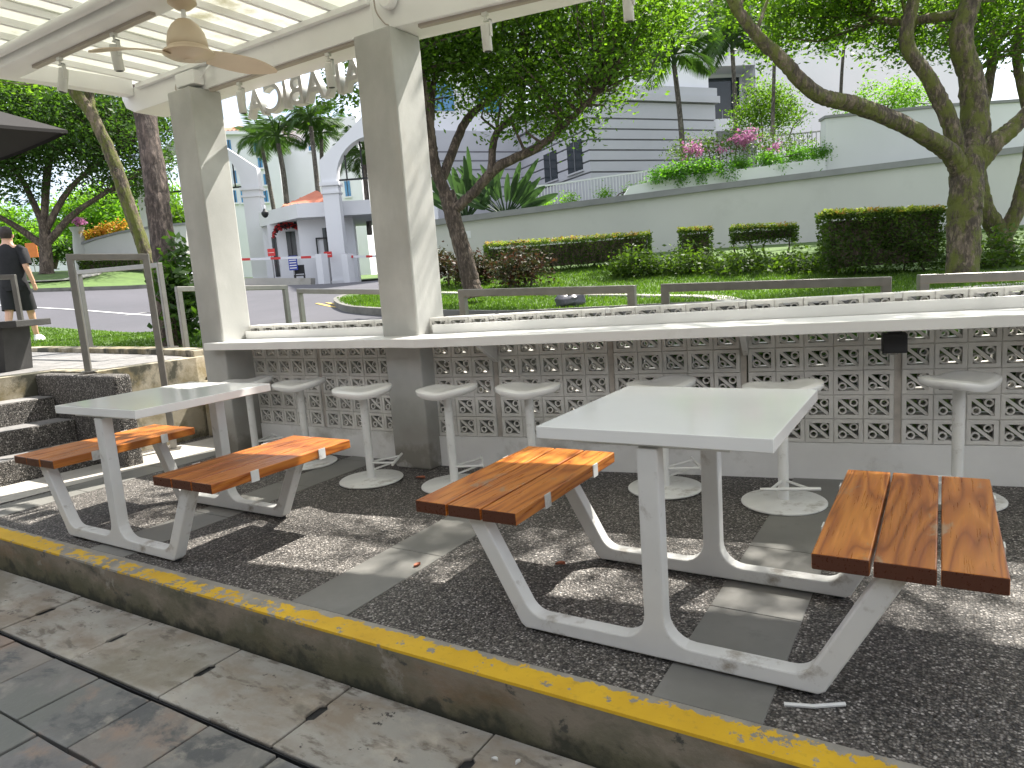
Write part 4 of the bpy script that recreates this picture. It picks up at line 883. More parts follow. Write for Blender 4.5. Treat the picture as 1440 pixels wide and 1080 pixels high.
# left side trees
tree('leaning_tree', 'leaning moss-covered tree between the steel barriers and the road',
 [[(228,446,13.2,.135),(212,380,13.2,.13),(185,300,13.1,.12),(155,215,13,.11),(128,160,12.9,.10),(105,128,12.8,.10),(70,60,12.6,.08),(30,-30,12.4,.05)], [(140,185,13,.10),(128,150,13.1,.09),(126,100,13.2,.08),(150,20,13.3,.06),(170,-60,13.4,.04)]],
 [B(60,-60,12.6,1.8,.9), B(170,-120,13,1.9,.9), B(-60,30,12,1.4,.8), B(20,105,15,.9,.45)], 300, 40, .12, .24, 'leaf', 'barkmoss')
tree('stout_tree', 'stout rough-barked tree trunk wrapped in ivy beyond the pillar by the steps',
 [[(244,505,9.3,.17),(238,440,9.3,.155),(228,330,9.3,.148),(216,240,9.3,.142),(203,150,9.3,.138),(196,60,9.3,.13),(190,-60,9.3,.13),(186,-200,9.3,.1)], [(196,40,9.3,.09),(120,-80,9.6,.07),(60,-180,10,.05)], [(190,-60,9.3,.09),(270,-160,9.8,.07),(330,-260,10.2,.05)]],
 [B(120,-230,9.8,1.4,.6), B(320,-300,10.4,1.3,.6), B(200,-330,9.6,1.6,.7)], 190, 40, .12, .24, 'leaf2', 'barkpink')
iv = clumps([B(246,400,8.95,.22,.35), B(258,450,8.9,.2,.35), B(243,365,9.0,.16,.2), B(262,420,9.0,.2,.3)], 70)
o0 = np.array((*X2(at(248,480,9.0)), h1(*X2(at(248,480,9.0))))); t = empty('ivy', tuple(o0)); tag(t, 'glossy dark ivy climbing the stout trunk by the pillar by the steps', 'ivy')
quads('foliage', leaf_quads(np.repeat(iv-o0, 16, 0)+rng.normal(size=(len(iv)*16,3))*.09, .13, .4, .42, .5), M['leaf2'], t)
mb = MB()
for k in range(8): c = iv[k*8]-o0; mb.tube([(rng.normal(0,.1), rng.normal(0,.05), 0), c*.5, c], [.018,.014,.008], 5, False)
mb.build('stems', M['bark'], t, True)['kind'] = 'stuff'
tree('spreading_tree', 'wide spreading dark tree on the far grass across the road',
 [[(66,388,31,.27),(64,345,31,.24),(62,310,31,.22)], [(62,320,31,.15),(40,270,31,.12),(15,230,30.5,.10),(-20,190,30,.07)], [(63,325,31,.15),(95,270,31,.12),(130,235,31,.09),(170,205,31,.06)], [(62,310,31,.14),(66,250,31.4,.16),(75,190,31.5,.12)], [(60,345,31,.16),(25,320,30.6,.13),(-10,300,30,.1)], [(68,340,31,.16),(105,300,31,.13),(150,270,30.6,.09)]],
 [B(60,190,31,3.6,2.0), B(150,190,31,3.0,1.9), B(-10,200,30.5,3.0,2.0), B(190,230,31.5,1.9,1.6), B(100,140,32,3.6,1.7), B(20,260,30.5,1.6,.8), B(150,260,31,1.4,.7), B(190,150,33,2.6,1.5), B(20,130,31,2.8,1.4)], 1000, 55, .17, .45, 'leaf2', 'bark', None, True)
for i, (px, py, D, r, rz, mm, lb) in enumerate(((130,300,44,2.6,1.8,'leaf3','bright green young tree behind the flower-topped wall'), (15,325,46,2.6,1.6,'leaf3','bright green tree far behind the spreading tree by the orange banner'), (205,290,50,2.4,2.4,'leaf3','light green tree behind the stout trunk in the distance'), (240,330,40,1.4,1.8,'leaf','mid green rounded tree beside the pillar by the steps in the distance'), (75,340,52,3.0,1.4,'leaf2','dark distant tree behind the garden path'))):
    tree('distant_tree', lb, [[(px,378,D,.2),(px+4,py+20,D,.16),(px-3,py-20,D,.1)], [(px+2,py+25,D,.09),(px+26,py-5,D,.05)], [(px+2,py+25,D,.09),(px-24,py,D,.05)]], [B(px,py,D,r,rz), B(px-25,py+14,D,r*.6,rz*.6), B(px+26,py+10,D,r*.6,rz*.6)], 190, 34, .26, .42, mm, 'bark', 'trees beyond the road')
def shrub(name, label, cat, blobs, ncl, per, size, spread, leaf, foot, group=None, extra=None, asp=.5, stems=5):
    f = Vector(foot); t = empty(name, tuple(f)); tag(t, label, cat, group); org = np.array(f); C = clumps(blobs, ncl)-org
    quads('foliage', leaf_quads(np.repeat(C, per, 0)+rng.normal(size=(len(C)*per,3))*spread, size, .5, asp), M[leaf], t)
    mb = MB()
    for k in range(stems): c = C[int(len(C)*k/stems)]; mb.tube([(c[0]*.5, c[1]*.5, 0), c*.6+rng.normal(0,.05,3), c], [.03,.02,.008], 5, False)
    mb.build('stems', M['bark'], t, True)['kind'] = 'stuff'
    if extra:
        bl, n2, p2, s2, sp2, l2 = extra; C = clumps(bl, n2)-org; quads('blossom', leaf_quads(np.repeat(C, p2, 0)+rng.normal(size=(len(C)*p2,3))*sp2, s2, .5, .8), M[l2], t)
    return t
def hedge(label, p0, p1, D0, D1, ytop, ht, dep, n, stem=.0, tip=True, lsz=.055):
    # p0,p1: left and right pixel ends of the top edge at depths D0,D1
    a, b = at(p0, ytop[0], D0), at(p1, ytop[1], D1); L = math.hypot(b.x-a.x, b.y-a.y); rz = math.atan2(b.y-a.y, b.x-a.x); zt = (a.z+b.z)/2
    gz = h1((a.x+b.x)/2, (a.y+b.y)/2)+.12; t = empty('clipped_hedge', (a.x, a.y, gz), rz); tag(t, label, 'hedge'); z1 = zt-gz; z0 = max(.02, z1-ht); sl = (b.z-a.z)/max(L,.1)
    u = rng.random(n)*L; v = rng.random(n)*dep; w_ = z0+rng.random(n)*(z1-z0); side = rng.random(n); q = rng.random(n)*.05
    k = side < .42; v[k] = q[k]; k = (side >= .42) & (side < .72); w_[k] = z1-q[k]; k = (side >= .72) & (side < .8); u[k] = q[k]; k = (side >= .8) & (side < .88); u[k] = L-q[k]
    P = np.stack([u, v, w_+(u-L/2)*sl], 1); P += rng.normal(0, .018, P.shape)+.05*np.sin(P[:,[0]]*5+P[:,[2]]*7)*np.array([[0,1,.25]])
    quads('foliage', leaf_quads(P, lsz, .3, .55, .1), M['leafhedge'], t)
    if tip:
        m_ = n//3; P = np.stack([rng.random(m_)*L, rng.random(m_)*dep*.95-.02, z1-.02+rng.random(m_)**2*.09], 1); P[:,2] += (P[:,0]-L/2)*sl; quads('sunlit_shoots', leaf_quads(P, lsz, .1, .45, -.3), M['leaftop_lit'], t)
    mb = MB(); kx = max(3, int(L/.3))
    for i in range(kx):
        x = L*(i+.5)/kx+rng.normal(0,.05); y = dep*.5+rng.normal(0,.06); mb.tube([(x,y,0),(x+rng.normal(0,.05),y,z0*.6+.05),(x+rng.normal(0,.1),y,(z0+z1)/2)], [.022,.018,.008], 5, False)
    mb.build('stems', M['bark'], t, True)['kind'] = 'stuff'
    MB().box(.09,L-.09,.10,dep-.08,z0+.08,z1-.10).build('inner_twigs', M['bark'], t)
    return t
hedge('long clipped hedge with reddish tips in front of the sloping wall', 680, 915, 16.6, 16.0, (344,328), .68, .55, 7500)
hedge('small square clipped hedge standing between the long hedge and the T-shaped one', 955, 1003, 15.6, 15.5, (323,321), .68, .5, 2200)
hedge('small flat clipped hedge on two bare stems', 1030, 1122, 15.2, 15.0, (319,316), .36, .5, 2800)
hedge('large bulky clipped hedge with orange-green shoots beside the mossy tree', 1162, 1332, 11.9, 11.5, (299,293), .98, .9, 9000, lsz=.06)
for i, (px, py, D, r, rz, lb) in enumerate(((618,372,16.5,.55,.3,'reddish low shrub at the low end of the sloping wall'), (735,374,14.6,.62,.36,'reddish low shrub in front of the long hedge, beside the forked tree'), (668,378,15.8,.4,.24,'small reddish shrub behind the forked tree trunk'), (895,374,14.6,.5,.3,'dark low shrub in front of the long hedge, near the square hedge'),
   (965,374,14.4,.62,.32,'dark low shrub in front of the small square hedge'), (1050,374,13.8,.72,.34,'wide dark low shrub in front of the stemmed hedge'), (1135,376,13.3,.55,.34,'dark low shrub beside the large hedge'), (1400,366,12.2,.7,.5,'dark shrub behind the mossy tree trunk'))):
    f = ground_at(at(px, py, D), .12); shrub('low_shrub', lb, 'shrub', [B(px,py,D,r,rz), B(px-18,py+6,D,r*.6,rz*.7), B(px+20,py+5,D,r*.6,rz*.7)], 70, 34, .085, .11, 'leafred' if i < 3 else 'leafhedge', f, 'low shrubs along the bank')
# ------------------------------------------------------------------ palms
def frond_mesh(L, droop, m, lw=.035, nl=34, ll=.42):
    V = []; F = []; q = []
    for i in range(13):
        t = i/12; q.append(np.array((L*(t-.18*droop*t*t), 0, L*(.45*t-.62*droop*t**2.2))))
    mb = MB().tube(q, [max(.006, .03*(1-t/12)) for t in range(13)], 5, False)
    for i in range(nl):
        t = .12+.88*i/nl; k = t*12; j = min(11, int(k)); p = q[j]+(q[j+1]-q[j])*(k-j); d = (q[j+1]-q[j]); d /= np.linalg.norm(d); l = ll*(math.sin(math.pi*min(1, t*.9+.12))**.6)
        for s in (-1, 1):
            e = d*.55+np.array((0, s*.8, -.35-.25*random.random())); e /= np.linalg.norm(e); w_ = np.cross(e, (0,0,1.)); w_ = d*lw
            b = len(mb.v); mb.v += [tuple(p-w_*.4), tuple(p+e*l*.5-w_*.5+np.array((0,0,.01))), tuple(p+e*l+np.array((0,0,-.1*l))), tuple(p+e*l*.5+w_*.5)]; mb.f.append((b,b+1,b+2,b+3))
    return mb.mesh('frond', m)
FR = [frond_mesh(1.0, 1.0, M['palm']), frond_mesh(1.0, 1.45, M['palm']), frond_mesh(1.0, .6, M['palm'])]
def palm(label, pts, R_, nf=13, group='palm trees behind the walls'):
    P = [(*at(*q[:3]), q[3]) for q in pts]; t = empty('palm_tree', P[0][:3]); tag(t, label, 'palm tree', group); o = np.array(P[0][:3]); sp = spline(P, 5)
    MB().tube([q[:3]-o for q in sp], [q[3] for q in sp], 8).build('trunk', M['trunkpalm'], t, True); c = np.array(P[-1][:3])-o; r = P[-1][3]
    MB().tube([c, c+np.array((0,0,.5*R_*.5))], [r*1.1, r*.6], 8).build('crownshaft', M['palm'], t, True)
    for i in range(nf):
        f = link('frond', FR[i % 3], t, 0, tuple(c+np.array((0,0,.18*R_)))); f.scale = (R_*random.uniform(.85,1.1),)*3; f.rotation_euler = (random.uniform(-.15,.15), R([-30,0,-48,12][i % 4]+random.uniform(-10,10)), R(i*137.5))
palm('thin palm nearest the orange-roofed block, behind the guard house', [(386,300,47,.14),(376,245,47,.13),(368,205,47,.12)], 2.3)
palm('palm tree with pale trunk beside the orange-roofed block', [(404,292,44,.17),(398,240,44,.16),(391,202,44,.14)], 2.5)
palm('tall palm tree with dark crown in front of the lilac block', [(449,288,43,.15),(443,230,43,.14),(437,178,43,.13)], 2.5)
palm('palm tree crossing the tall dark palm by the arched gate', [(458,288,45,.14),(453,240,45,.13),(452,196,45,.12)], 2.1)
palm('drooping palm seen through the arched gate beside the mid-counter pillar', [(520,330,36,.14),(516,280,36,.13),(512,232,36,.12)], 2.2)
palm('palm tree with long drooping fronds in front of the grooved building', [(962,232,26,.11),(956,160,26,.10),(948,92,26,.09)], 2.3)
palm('palm tree in front of the dark balconies', [(1035,200,30,.10),(1033,130,30,.09),(1030,72,30,.09)], 2.2)
palm('thin-stemmed palm beside the round dark bush', [(1086,190,24,.07),(1088,120,24,.06),(1090,40,24,.055)], 1.3, 9)
palm('thin-stemmed palm behind the mossy limb over the white wall', [(1182,140,25,.06),(1184,100,25,.055),(1188,50,25,.05)], 1.3, 9)
def paddle_mesh():
    V = []; F = []; n = 12
    for i in range(n+1):
        t = i/n; z = .45+.95*t; w_ = .085*math.sin(math.pi*min(1, t*.93+.05))**.6; yb = -.22*t**2.4
        V += [(-w_, yb+.03, z), (0, yb, z), (w_, yb+.03, z)]
    F = [(i*3+k, i*3+k+1, i*3+k+4, i*3+k+3) for i in range(n) for k in (0,1)]
    b = MB().add(V, F); b.tube([(0,0,0),(0,0,.25),(0,0,.47),(0,-.05,.9)], [.03,.02,.014,.006], 6, False); return b.mesh('paddle_leaf', M['fanleaf'], True)
PD = paddle_mesh()
def fanpalm(label, px, py, D, s, n, sp):
    p = at(px, py, D); t = empty('traveller_palm', tuple(p), math.atan2(CR.y, CR.x)); tag(t, label, 'palm tree', 'fan-shaped palms on the sloping wall')
    MB().lathe([(.09,-.3),(.08,0),(.05,.06)], 10).build('trunk', M['trunkpalm'], t, True)
    for i in range(n):
        o = link('paddle_leaf', PD, t); a = (i/(n-1)-.5)*2*sp; o.rotation_euler = (random.uniform(-.35,.35), R(a+random.uniform(-5,5)), random.uniform(-.5,.5)); o.scale = (s*random.uniform(.7,1.2), s, s*random.uniform(.7,1.15)); o.location = (.015*(i-n/2), .03*(i % 2), 0)
fanpalm('fan-shaped palm right behind the forked tree trunk on top of the wall', 655, 306, 20.4, 1.25, 17, 52)
fanpalm('wide fan-shaped palm on the wall top by the white railing', 712, 302, 20.2, 1.15, 20, 72)
# ------------------------------------------------------------------ walls and buildings behind
def facade(px, py, D, yaw):
    # local frame: x along the facade (0 = facing the camera), y away from the camera
    o = at(px, py, D); d = CR*math.cos(R(yaw))+CF*math.sin(R(yaw)); return o, math.atan2(d.y, d.x), d
def loc(fr, px, py):
    o, rz, d = fr; n = Vector((-d.y, d.x, 0)); r = ray(px, py); c = Vector((0,0,CH)); k = ((o-c).dot(n))/r.dot(n); p = c+r*k; return ((p-o).dot(d), p.z-o.z)
def thing(name, label, cat, fr, group=None): t = empty(name, tuple(fr[0]), fr[1]); return tag(t, label, cat, group)
def fprism(fr, pxs, y0, y1, name, m, parent, bev=0):
    poly = [loc(fr, *p) for p in pxs]; return MB().prism(poly, y0, y1, lambda u, v, w: (u, w, v)).build(name, m, parent, False, bev)
# sloping retaining wall with grey coping
fr = facade(612, 400, 19.6, -4); t = thing('retaining_wall', 'long pale retaining wall with sloping grey coping behind the hedges', 'wall', fr)
fprism(fr, [(612,412),(612,317),(1000,268),(1330,228),(1560,200),(1560,420)], 0, .3, 'wall_face', M['wallpaint'], t)
tp = [loc(fr, *p) for p in ((606,318),(1000,268),(1330,228),(1562,200))]
for a, b in zip(tp[:-1], tp[1:]): MB().prism([a, b, (b[0], b[1]+.16), (a[0], a[1]+.16)], -.09, .36, lambda u, v, w: (u, w, v)).build('coping', M['coping'], t)
a = loc(fr, 657, 330); MB().box(a[0]-.1, a[0]+.1, -.012, .0, a[1]-.1, a[1]+.1).build('wall_plate', M['bwhite'], t)
for p0, p1 in (((603,338),(612,337)), ((603,345),(612,344))): pass
# terrace of earth behind the wall
bk_ = [loc(fr, *p) for p in ((606,316),(1000,266),(1330,226),(1562,198))]
V = []; o_, rz_, d_ = fr; nrm = Vector((-d_.y, d_.x, 0))
for x, z in bk_: V += [tuple(o_+d_*x+nrm*.31+Vector((0,0,z))), tuple(o_+d_*x+nrm*14+Vector((0,0,z+1.2)))]
struct(MB().add(V, [(0,2,3,1),(2,4,5,3),(4,6,7,5)]).build('planted_bank', M['ground'], None))
# upper planter wall with creepers, fence and white screen wall
fr2 = facade(880, 262, 21.5, -4); t = thing('planter_wall', 'pinkish white planter wall above the grey coping', 'wall', fr2)
fprism(fr2, [(872,285),(885,262),(940,250),(1000,243),(1080,233),(1161,222),(1161,270)], 0, .5, 'planter_face', M['bwhite'], t)
fr3 = facade(1160, 240, 21.3, -4); t = thing('screen_wall', 'plain white screen wall behind the mossy limb', 'wall', fr3)
fprism(fr3, [(1161,250),(1161,166),(1230,158),(1335,149),(1560,135),(1560,230)], 0, .4, 'wall_face', M['bwhite'], t)
fprism(fr3, [(1159,167),(1159,163),(1335,146),(1562,131),(1562,136),(1335,150)], -.06, .46, 'coping', M['coping'], t)
f = at(1040,235,21.6)
shrub('creeper', 'bright green creeper hanging over the planter wall', 'creeper', [B(x, y, 21.35, .38, .16) for x, y in ((930,248),(960,238),(1000,236),(1040,230),(1080,224),(1120,218),(1150,216),(945,244),(985,236))]+[B(x, y, 21.2, .14, .22) for x, y in ((960,250),(985,248),(1015,244),(1030,245),(1100,232),(1148,228))], 330, 30, .075, .10, 'creeper', at(1040,232,21.6), stems=4)
shrub('bougainvillea', 'bougainvillea with pink blossom above the creeper-hung planter', 'shrub', [B(x, y, 22.2, .6, .45) for x, y in ((965,215),(1000,208),(1040,200),(1080,205),(1125,208))], 150, 26, .085, .16, 'leafhedge', at(1030,232,22.2), None,
      ([B(975,212,21.6,.32,.18), B(1050,192,21.6,.42,.16), B(1012,210,21.6,.2,.12), B(1090,206,21.6,.25,.12)], 34, 22, .085, .10, 'pink'))
shrub('round_bush', 'big round dark green bush behind the pink bougainvillea', 'bush', [B(1078,150,25.5,1.05,.9), B(1105,160,25.5,.8,.7), B(1045,165,25.5,.6,.6)], 190, 34, .10, .18, 'leaf', at(1080,200,25.5))
shrub('round_bush', 'pale green shrub spilling over the white screen wall', 'bush', [B(1225,138,23.5,.6,.4), B(1265,136,23.5,.8,.5), B(1300,140,23.5,.5,.4), B(1190,150,23.5,.4,.3)], 110, 34, .09, .15, 'leaf3', at(1250,152,23.5))
shrub('weedy_planting', 'thin yellowish planting along the foot of the white railing', 'plants', [B(x, y, 22.6, .3, .12) for x, y in ((768,287),(800,280),(850,273),(890,268),(905,264))], 80, 26, .07, .10, 'leaf3', at(840,282,22.6))
fr4 = facade(752, 275, 23.5, -4); t = thing('railing', 'thin white railing in front of the grooved building', 'railing', fr4)
ra = [loc(fr4, *p) for p in ((752,262),(775,260),(850,249),(915,240))]; rb = [loc(fr4, *p) for p in ((752,285),(775,283),(850,274),(915,266))]
for a, b in zip(ra[:-1], ra[1:]): MB().bar((a[0],0,a[1]), (b[0],0,b[1]), .05, .05).build('top_rail', M['bwhite'], t)
for i in range(38):
    x = ra[0][0]+(ra[-1][0]-ra[0][0])*i/37; zt = np.interp(x, [q[0] for q in ra], [q[1] for q in ra]); zb = np.interp(x, [q[0] for q in rb], [q[1] for q in rb]); MB().box(x-.012, x+.012, -.012, .012, zb-.3, zt).build('baluster', M['bwhite'], t)
fr5 = facade(1065, 215, 22.8, -4); t = thing('railing', 'dark grey railing behind the bougainvillea blossom', 'railing', fr5)
a, b = loc(fr5, 950, 205), loc(fr5, 1160, 184); MB().bar((a[0],0,a[1]), (b[0],0,b[1]), .04, .04).build('top_rail', M['coping'], t)
for i in range(36): x = a[0]+(b[0]-a[0])*i/35; z = a[1]+(b[1]-a[1])*i/35; MB().box(x-.011, x+.011, -.011, .011, z-1.0, z).build('baluster', M['coping'], t)
# grooved building: two faces at a corner
frA = facade(833, 290, 33, 22); t = thing('grooved_building', 'large pale building with horizontal grooves and a projecting corner', 'building', frA)
def band_face(fr, x1, pxl, t, sgn, zcut):
    pass
W_ = loc(frA, 1007, 200)[0]; ys = [290,231,217,202,187,172,158]
zsA = [loc(frA, 833, y)[1] for y in (310,242,226,211,196,181,166)]
zl = loc(frA, 833, 137)[1]; dep = 8.5
for a, b in zip(zsA, zsA[1:]+[zl-.12]): MB().box(0, W_, 0, dep, a+.04, b-.04).build('wall_band', M['bgrey'], t)
MB().box(.06, W_-.06, .06, dep-.06, zsA[0], zl).build('groove_core', M['bgroove'], t)
MB().box(-.18, W_+.18, -.18, dep+.18, zl-.10, zl+.22).build('cornice', M['bgrey'], t)
for z in (zl+.62,): MB().box(-.08, W_+.08, -.08, dep+.08, zl+.22, z).build('parapet', M['bgrey'], t)
zt = zl+14
MB().box(1.1, W_-.05, .4, dep-.1, zl+.5, zt).build('upper_block', M['bwhite'], t)
# window on the side face (faces left)
n0 = Vector((-frA[2].y, frA[2].x, 0))
zw0, zw1 = loc(frA, 820, 235)[1], loc(frA, 820, 190)[1]
for y0 in (.7, 3.4):
    wf = MB().box(-.03,.0,y0,y0+1.5,zw0,zw1).build('window', M['dglass'], t); MB().box(-.05,-.031,y0+.7,y0+.76,zw0,zw1).build('mullion', M['bgroove'], wf); MB().box(-.09,-.001,y0-.08,y0+1.58,zw0-.08,zw0-.001).build('sill', M['bgrey'], wf)
MB().box(-6, -.001, dep-.5, dep+4, zsA[0]-3, zl+.2).build('side_wing', M['bgrey'], t); MB().box(-5.2, 1.0, dep+1, dep+5, zl+.2, zl+11).build('upper_block', M['bwhite'], t)
for k in range(2):
    o = MB().box(-4.6+2.9*k, -3.2+2.9*k, dep+.95, dep+.999, zl+1.6, zl+3.1).build('window', M['glass'], t); MB().box(-3.93+2.9*k, -3.87+2.9*k, dep+.92, dep+.949, zl+1.6, zl+3.1).build('mullion', M['black'], o)
for i, z in enumerate(zsA[1:]): MB().box(-5.98, -.1, dep-.512, dep-.501, z-.04, z+.04).build('groove', M['bgroove'], t)
# balcony block behind
frB = facade(1003, 240, 38, 6); t = thing('balcony_building', 'white apartment block with dark recessed balconies behind the palms', 'building', frB)
x0, x1 = 0, loc(frB, 1062, 100)[0]; zA = loc(frB, 1030, 260)[1]
MB().box(x0-2, 16, 1.6, 12, zA, 26).build('wall', M['bwhite'], t); xr = loc(frB, 1062, 100)[0]
for ya, yb in ((183,166),(92,66),(0,-30)):
    a, b = loc(frB, 1030, ya)[1], loc(frB, 1030, yb)[1]; MB().box(-.3, xr, .2, 1.6, a, a+.2).build('balcony_floor', M['bwhite'], t); MB().box(-.3, xr, .05, .2, a, b).build('parapet', M['bwhite'], t)
    MB().box(0, xr-.2, 1.56, 1.599, b+.3, b+2.5).build('balcony_door', M['dglass'], t)
    for k in range(5): MB().box(.1+k*(xr-.4)/4, .14+k*(xr-.4)/4, .1, .14, b, b+.45).build('rail_post', M['coping'], t)
MB().box(xr, xr+.35, 0, 1.6, zA, 26).build('pier', M['bwhite'], t)
# blocks behind the guard house
def block(label, px0, px1, ytop, ybase, D, yaw, dep, m, wins, roof=None, name='apartment_block'):
    fr = facade(px0, ybase, D, yaw); t = thing(name, label, 'building', fr); w_ = loc(fr, px1, ytop)[0]; z = loc(fr, (px0+px1)/2, ytop)[1]
    MB().box(0, w_, 0, dep, -3, z).build('wall', M[m], t)
    for (a, b, c, d, g) in wins:
        p, q = loc(fr, a, c), loc(fr, b, d); o = MB().box(p[0], q[0], -.05, -.002, q[1], p[1]).build('window', M[g], t)
        MB().box((p[0]+q[0])/2-.03, (p[0]+q[0])/2+.03, -.08, -.051, q[1], p[1]).build('mullion', M['black'], o); MB().box(p[0]-.1, q[0]+.1, -.2, -.003, q[1]-.14, q[1]-.001).build('sill', M['bwhite'], o)
    if roof:
        e = .5; h = loc(fr, px0, roof)[1]-z; MB().box(-e, w_+e, -e, dep+e, z+.002, z+.3).build('eaves', M['bwhite'], t); hip(t, -e, w_+e, -e, dep+e, z+.3, max(1, h))
    return t
def hip(t, x0, x1, y0, y1, z, h):
    cx, cy = (x0+x1)/2, (y0+y1)/2; lx_, ly_ = x1-x0, y1-y0; r = abs(lx_-ly_)/2; A = (cx-r, cy, z+h) if lx_ > ly_ else (cx, cy-r, z+h); Bq = (cx+r, cy, z+h) if lx_ > ly_ else (cx, cy+r, z+h)
    V = [(x0,y0,z),(x1,y0,z),(x1,y1,z),(x0,y1,z),A,Bq]
    F = [(0,1,5,4),(1,2,5),(2,3,4,5),(3,0,4)] if lx_ > ly_ else [(0,1,4),(1,2,5,4),(2,3,5),(3,0,4,5)]
    rf = MB().add(V, F+[(3,2,1,0)]).build('roof', M['roof'], t)
    # courses of pantiles as raised ribs down the front slope
    mb = MB(); n = max(6, int(lx_/.32))
    for i in range(n):
        u = (i+.5)/n; a = Vector((x0+lx_*u, y0, z+.02)); s = min(1, 2*min(u, 1-u)*lx_/max(.1, min(lx_, ly_))) if lx_ <= ly_ or True else 1
        tp_ = Vector((a.x+(cx-a.x)*0, y0+(cy-y0)*s, z+.02+h*s)); mb.bar(a, tp_, .16, .09)
    mb.build('tile_ribs', M['roof'], rf)
block('white block with blue windows and orange hipped roof behind the pillar by the steps', 306, 388, 190, 400, 62, 14, 9, 'bwhite',
  [(318,326,197,212,'glass'),(327,334,240,258,'glass'),(338,346,240,258,'glass'),(327,334,268,285,'glass'),(338,346,268,285,'glass'),(356,364,200,214,'glass'),(362,370,222,236,'glass'),(370,378,245,260,'glass'),(370,378,268,284,'glass'),(318,324,270,285,'glass')], 171)
block('lilac white block with few windows behind the palms', 396, 500, 168, 400, 70, -6, 10, 'bwhite', [(484,494,255,276,'glass'),(470,478,215,230,'glass'),(434,441,206,212,'glass')])
block('pale low building glimpsed through the far trees', -60, 150, 318, 384, 62, 0, 8, 'bwhite', [(30,44,345,362,'dglass'),(70,84,345,362,'dglass'),(108,118,345,362,'dglass')], None, 'low_building')
block('white house corner behind the slender tree', 1392, 1500, 212, 260, 30, 0, 6, 'bwhite', [(1402,1412,222,236,'dglass')], 200, 'house')
# guard house
frG = facade(419, 400, 33, 10); t = thing('guard_house', 'white guard house with flat canopy, orange pyramid roof and black gate', 'guard house', frG)
L_ = lambda px, py: loc(frG, px, py)
xa, xb = L_(384,350)[0], L_(500,350)[0]; zc0, zc1 = L_(430,308)[1], L_(430,288)[1]
MB().box(L_(421,350)[0], xb, .3, 4.6, -.3, zc0).build('wall', M['bwhite'], t)
MB().box(L_(372,350)[0], L_(421,350)[0]-.001, 1.6, 4.6, -.3, zc0).build('wall', M['bwhite'], t)
MB().prism([(L_(352,300)[0], 2.4),(L_(420,300)[0], -.7),(xb+.9,-.7),(xb+.9,5.2),(L_(352,300)[0],5.2)], zc0, zc1, lambda u, v, w: (u, v, w)).build('canopy', M['bwhite'], t)
hip(t, L_(393,288)[0], L_(490,288)[0], .4, 4.8, zc1+.001, L_(440,272)[1]-zc1+.4)
MB().box(L_(350,300)[0]+.1, L_(350,300)[0]+.55, 2.6, 3.05, -.3, zc0).build('post', M['bwhite'], t)
def gwin(a, b, c, d, y, m='dglass', nm='window'):
    p, q = L_(a, c), L_(b, d); o = MB().box(p[0], q[0], y-.03, y-.002, q[1], p[1]).build(nm, M[m], t); MB().box((p[0]+q[0])/2-.025, (p[0]+q[0])/2+.025, y-.05, y-.031, q[1], p[1]).build('mullion', M['black'], o); return o
gwin(395,413,322,358,1.6); gwin(374,388,330,388,1.6,'dglass','door'); gwin(452,466,320,356,.3)
p, q = L_(443,334), L_(469,397); gt = MB().box(p[0], p[0]+.06, .18, .24, q[1], p[1]).build('gate', M['black'], t); MB().box(q[0]-.06, q[0], .18, .24, q[1], p[1]).build('gate_post', M['black'], gt); MB().box(p[0], q[0], .18, .24, p[1]-.06, p[1]).build('gate_head', M['black'], gt)
for k in range(7): z = q[1]+(p[1]-q[1])*.58*k/6; MB().box(p[0]+.06, q[0]-.06, .20, .22, z, z+.03).build('gate_bar', M['black'], gt)
for k in range(1,6): x = p[0]+(q[0]-p[0])*k/6; MB().box(x, x+.03, .20, .225, q[1], q[1]+(p[1]-q[1])*.58).build('gate_bar', M['black'], gt)
gr_ = thing('garland', 'red and black festive garland over the guard house window', 'garland', (at(405,320,33.6), frG[1], frG[2]))
for m_, nn in (('red', 420), ('black', 520)):
    u = rng.random(nn)*2-1; C = np.stack([u*.72, rng.normal(0,.06,nn)-.1, -.35*u**4+.12*np.cos(u*1.5)+rng.normal(0,.07,nn)], 1); C = C[(rng.random(nn) < (.8 if m_ == 'red' else .9))]
    quads('tinsel' if m_ == 'red' else 'foliage', leaf_quads(C, .16, .2, .6), M[m_], gr_)
def board(label, cat, px0, px1, y0, y1, D, m, lines=0, leg=True, name='notice_board'):
    fr = facade((px0+px1)/2, y1, D, 0); t = thing(name, label, cat, fr); w_ = (px1-px0)/FPX*D/2; h = (y1-y0)/FPX*D; MB().box(-w_, w_, 0, .05, 0, h).build('panel', M[m], t)
    for k in range(lines): z = h*(k+.7)/(lines+.6); MB().box(-w_*.8, w_*.8, -.006, -.001, z, z+h*.06).build('text_line', M['paper'], t)
    gz = h1(fr[0].x, fr[0].y)+.015-fr[0].z
    if leg and gz < -.05: MB().box(-.03,.03,.01,.04,gz,0).build('leg', M['coping'], t)
board('blue notice board with white lines beside the guard house chair', 'notice board', 407, 419, 360, 380, 31.5, 'blue', 5)
board('small red sign on the guard house door', 'sign', 377, 387, 350, 360, 31.5, 'red', 1, True, 'red_sign'); board('small red sign on the guard house gate', 'sign', 456, 467, 354, 362, 31.4, 'red', 1, True, 'red_sign')
board('orange banner on a stand among the far trees', 'banner', 38, 54, 342, 362, 40, 'orange', 0, True, 'banner')
ch = empty('guard_chair', tuple(ground_at(at(422,392,31.6), .02)), frG[1]); tag(ch, 'dark chair standing by the guard house window', 'chair')
MB().box(-.23,.23,-.22,.22,.40,.45).build('seat', M['black'], ch); MB().box(-.22,.22,.19,.23,.5,.9).build('backrest', M['black'], ch)
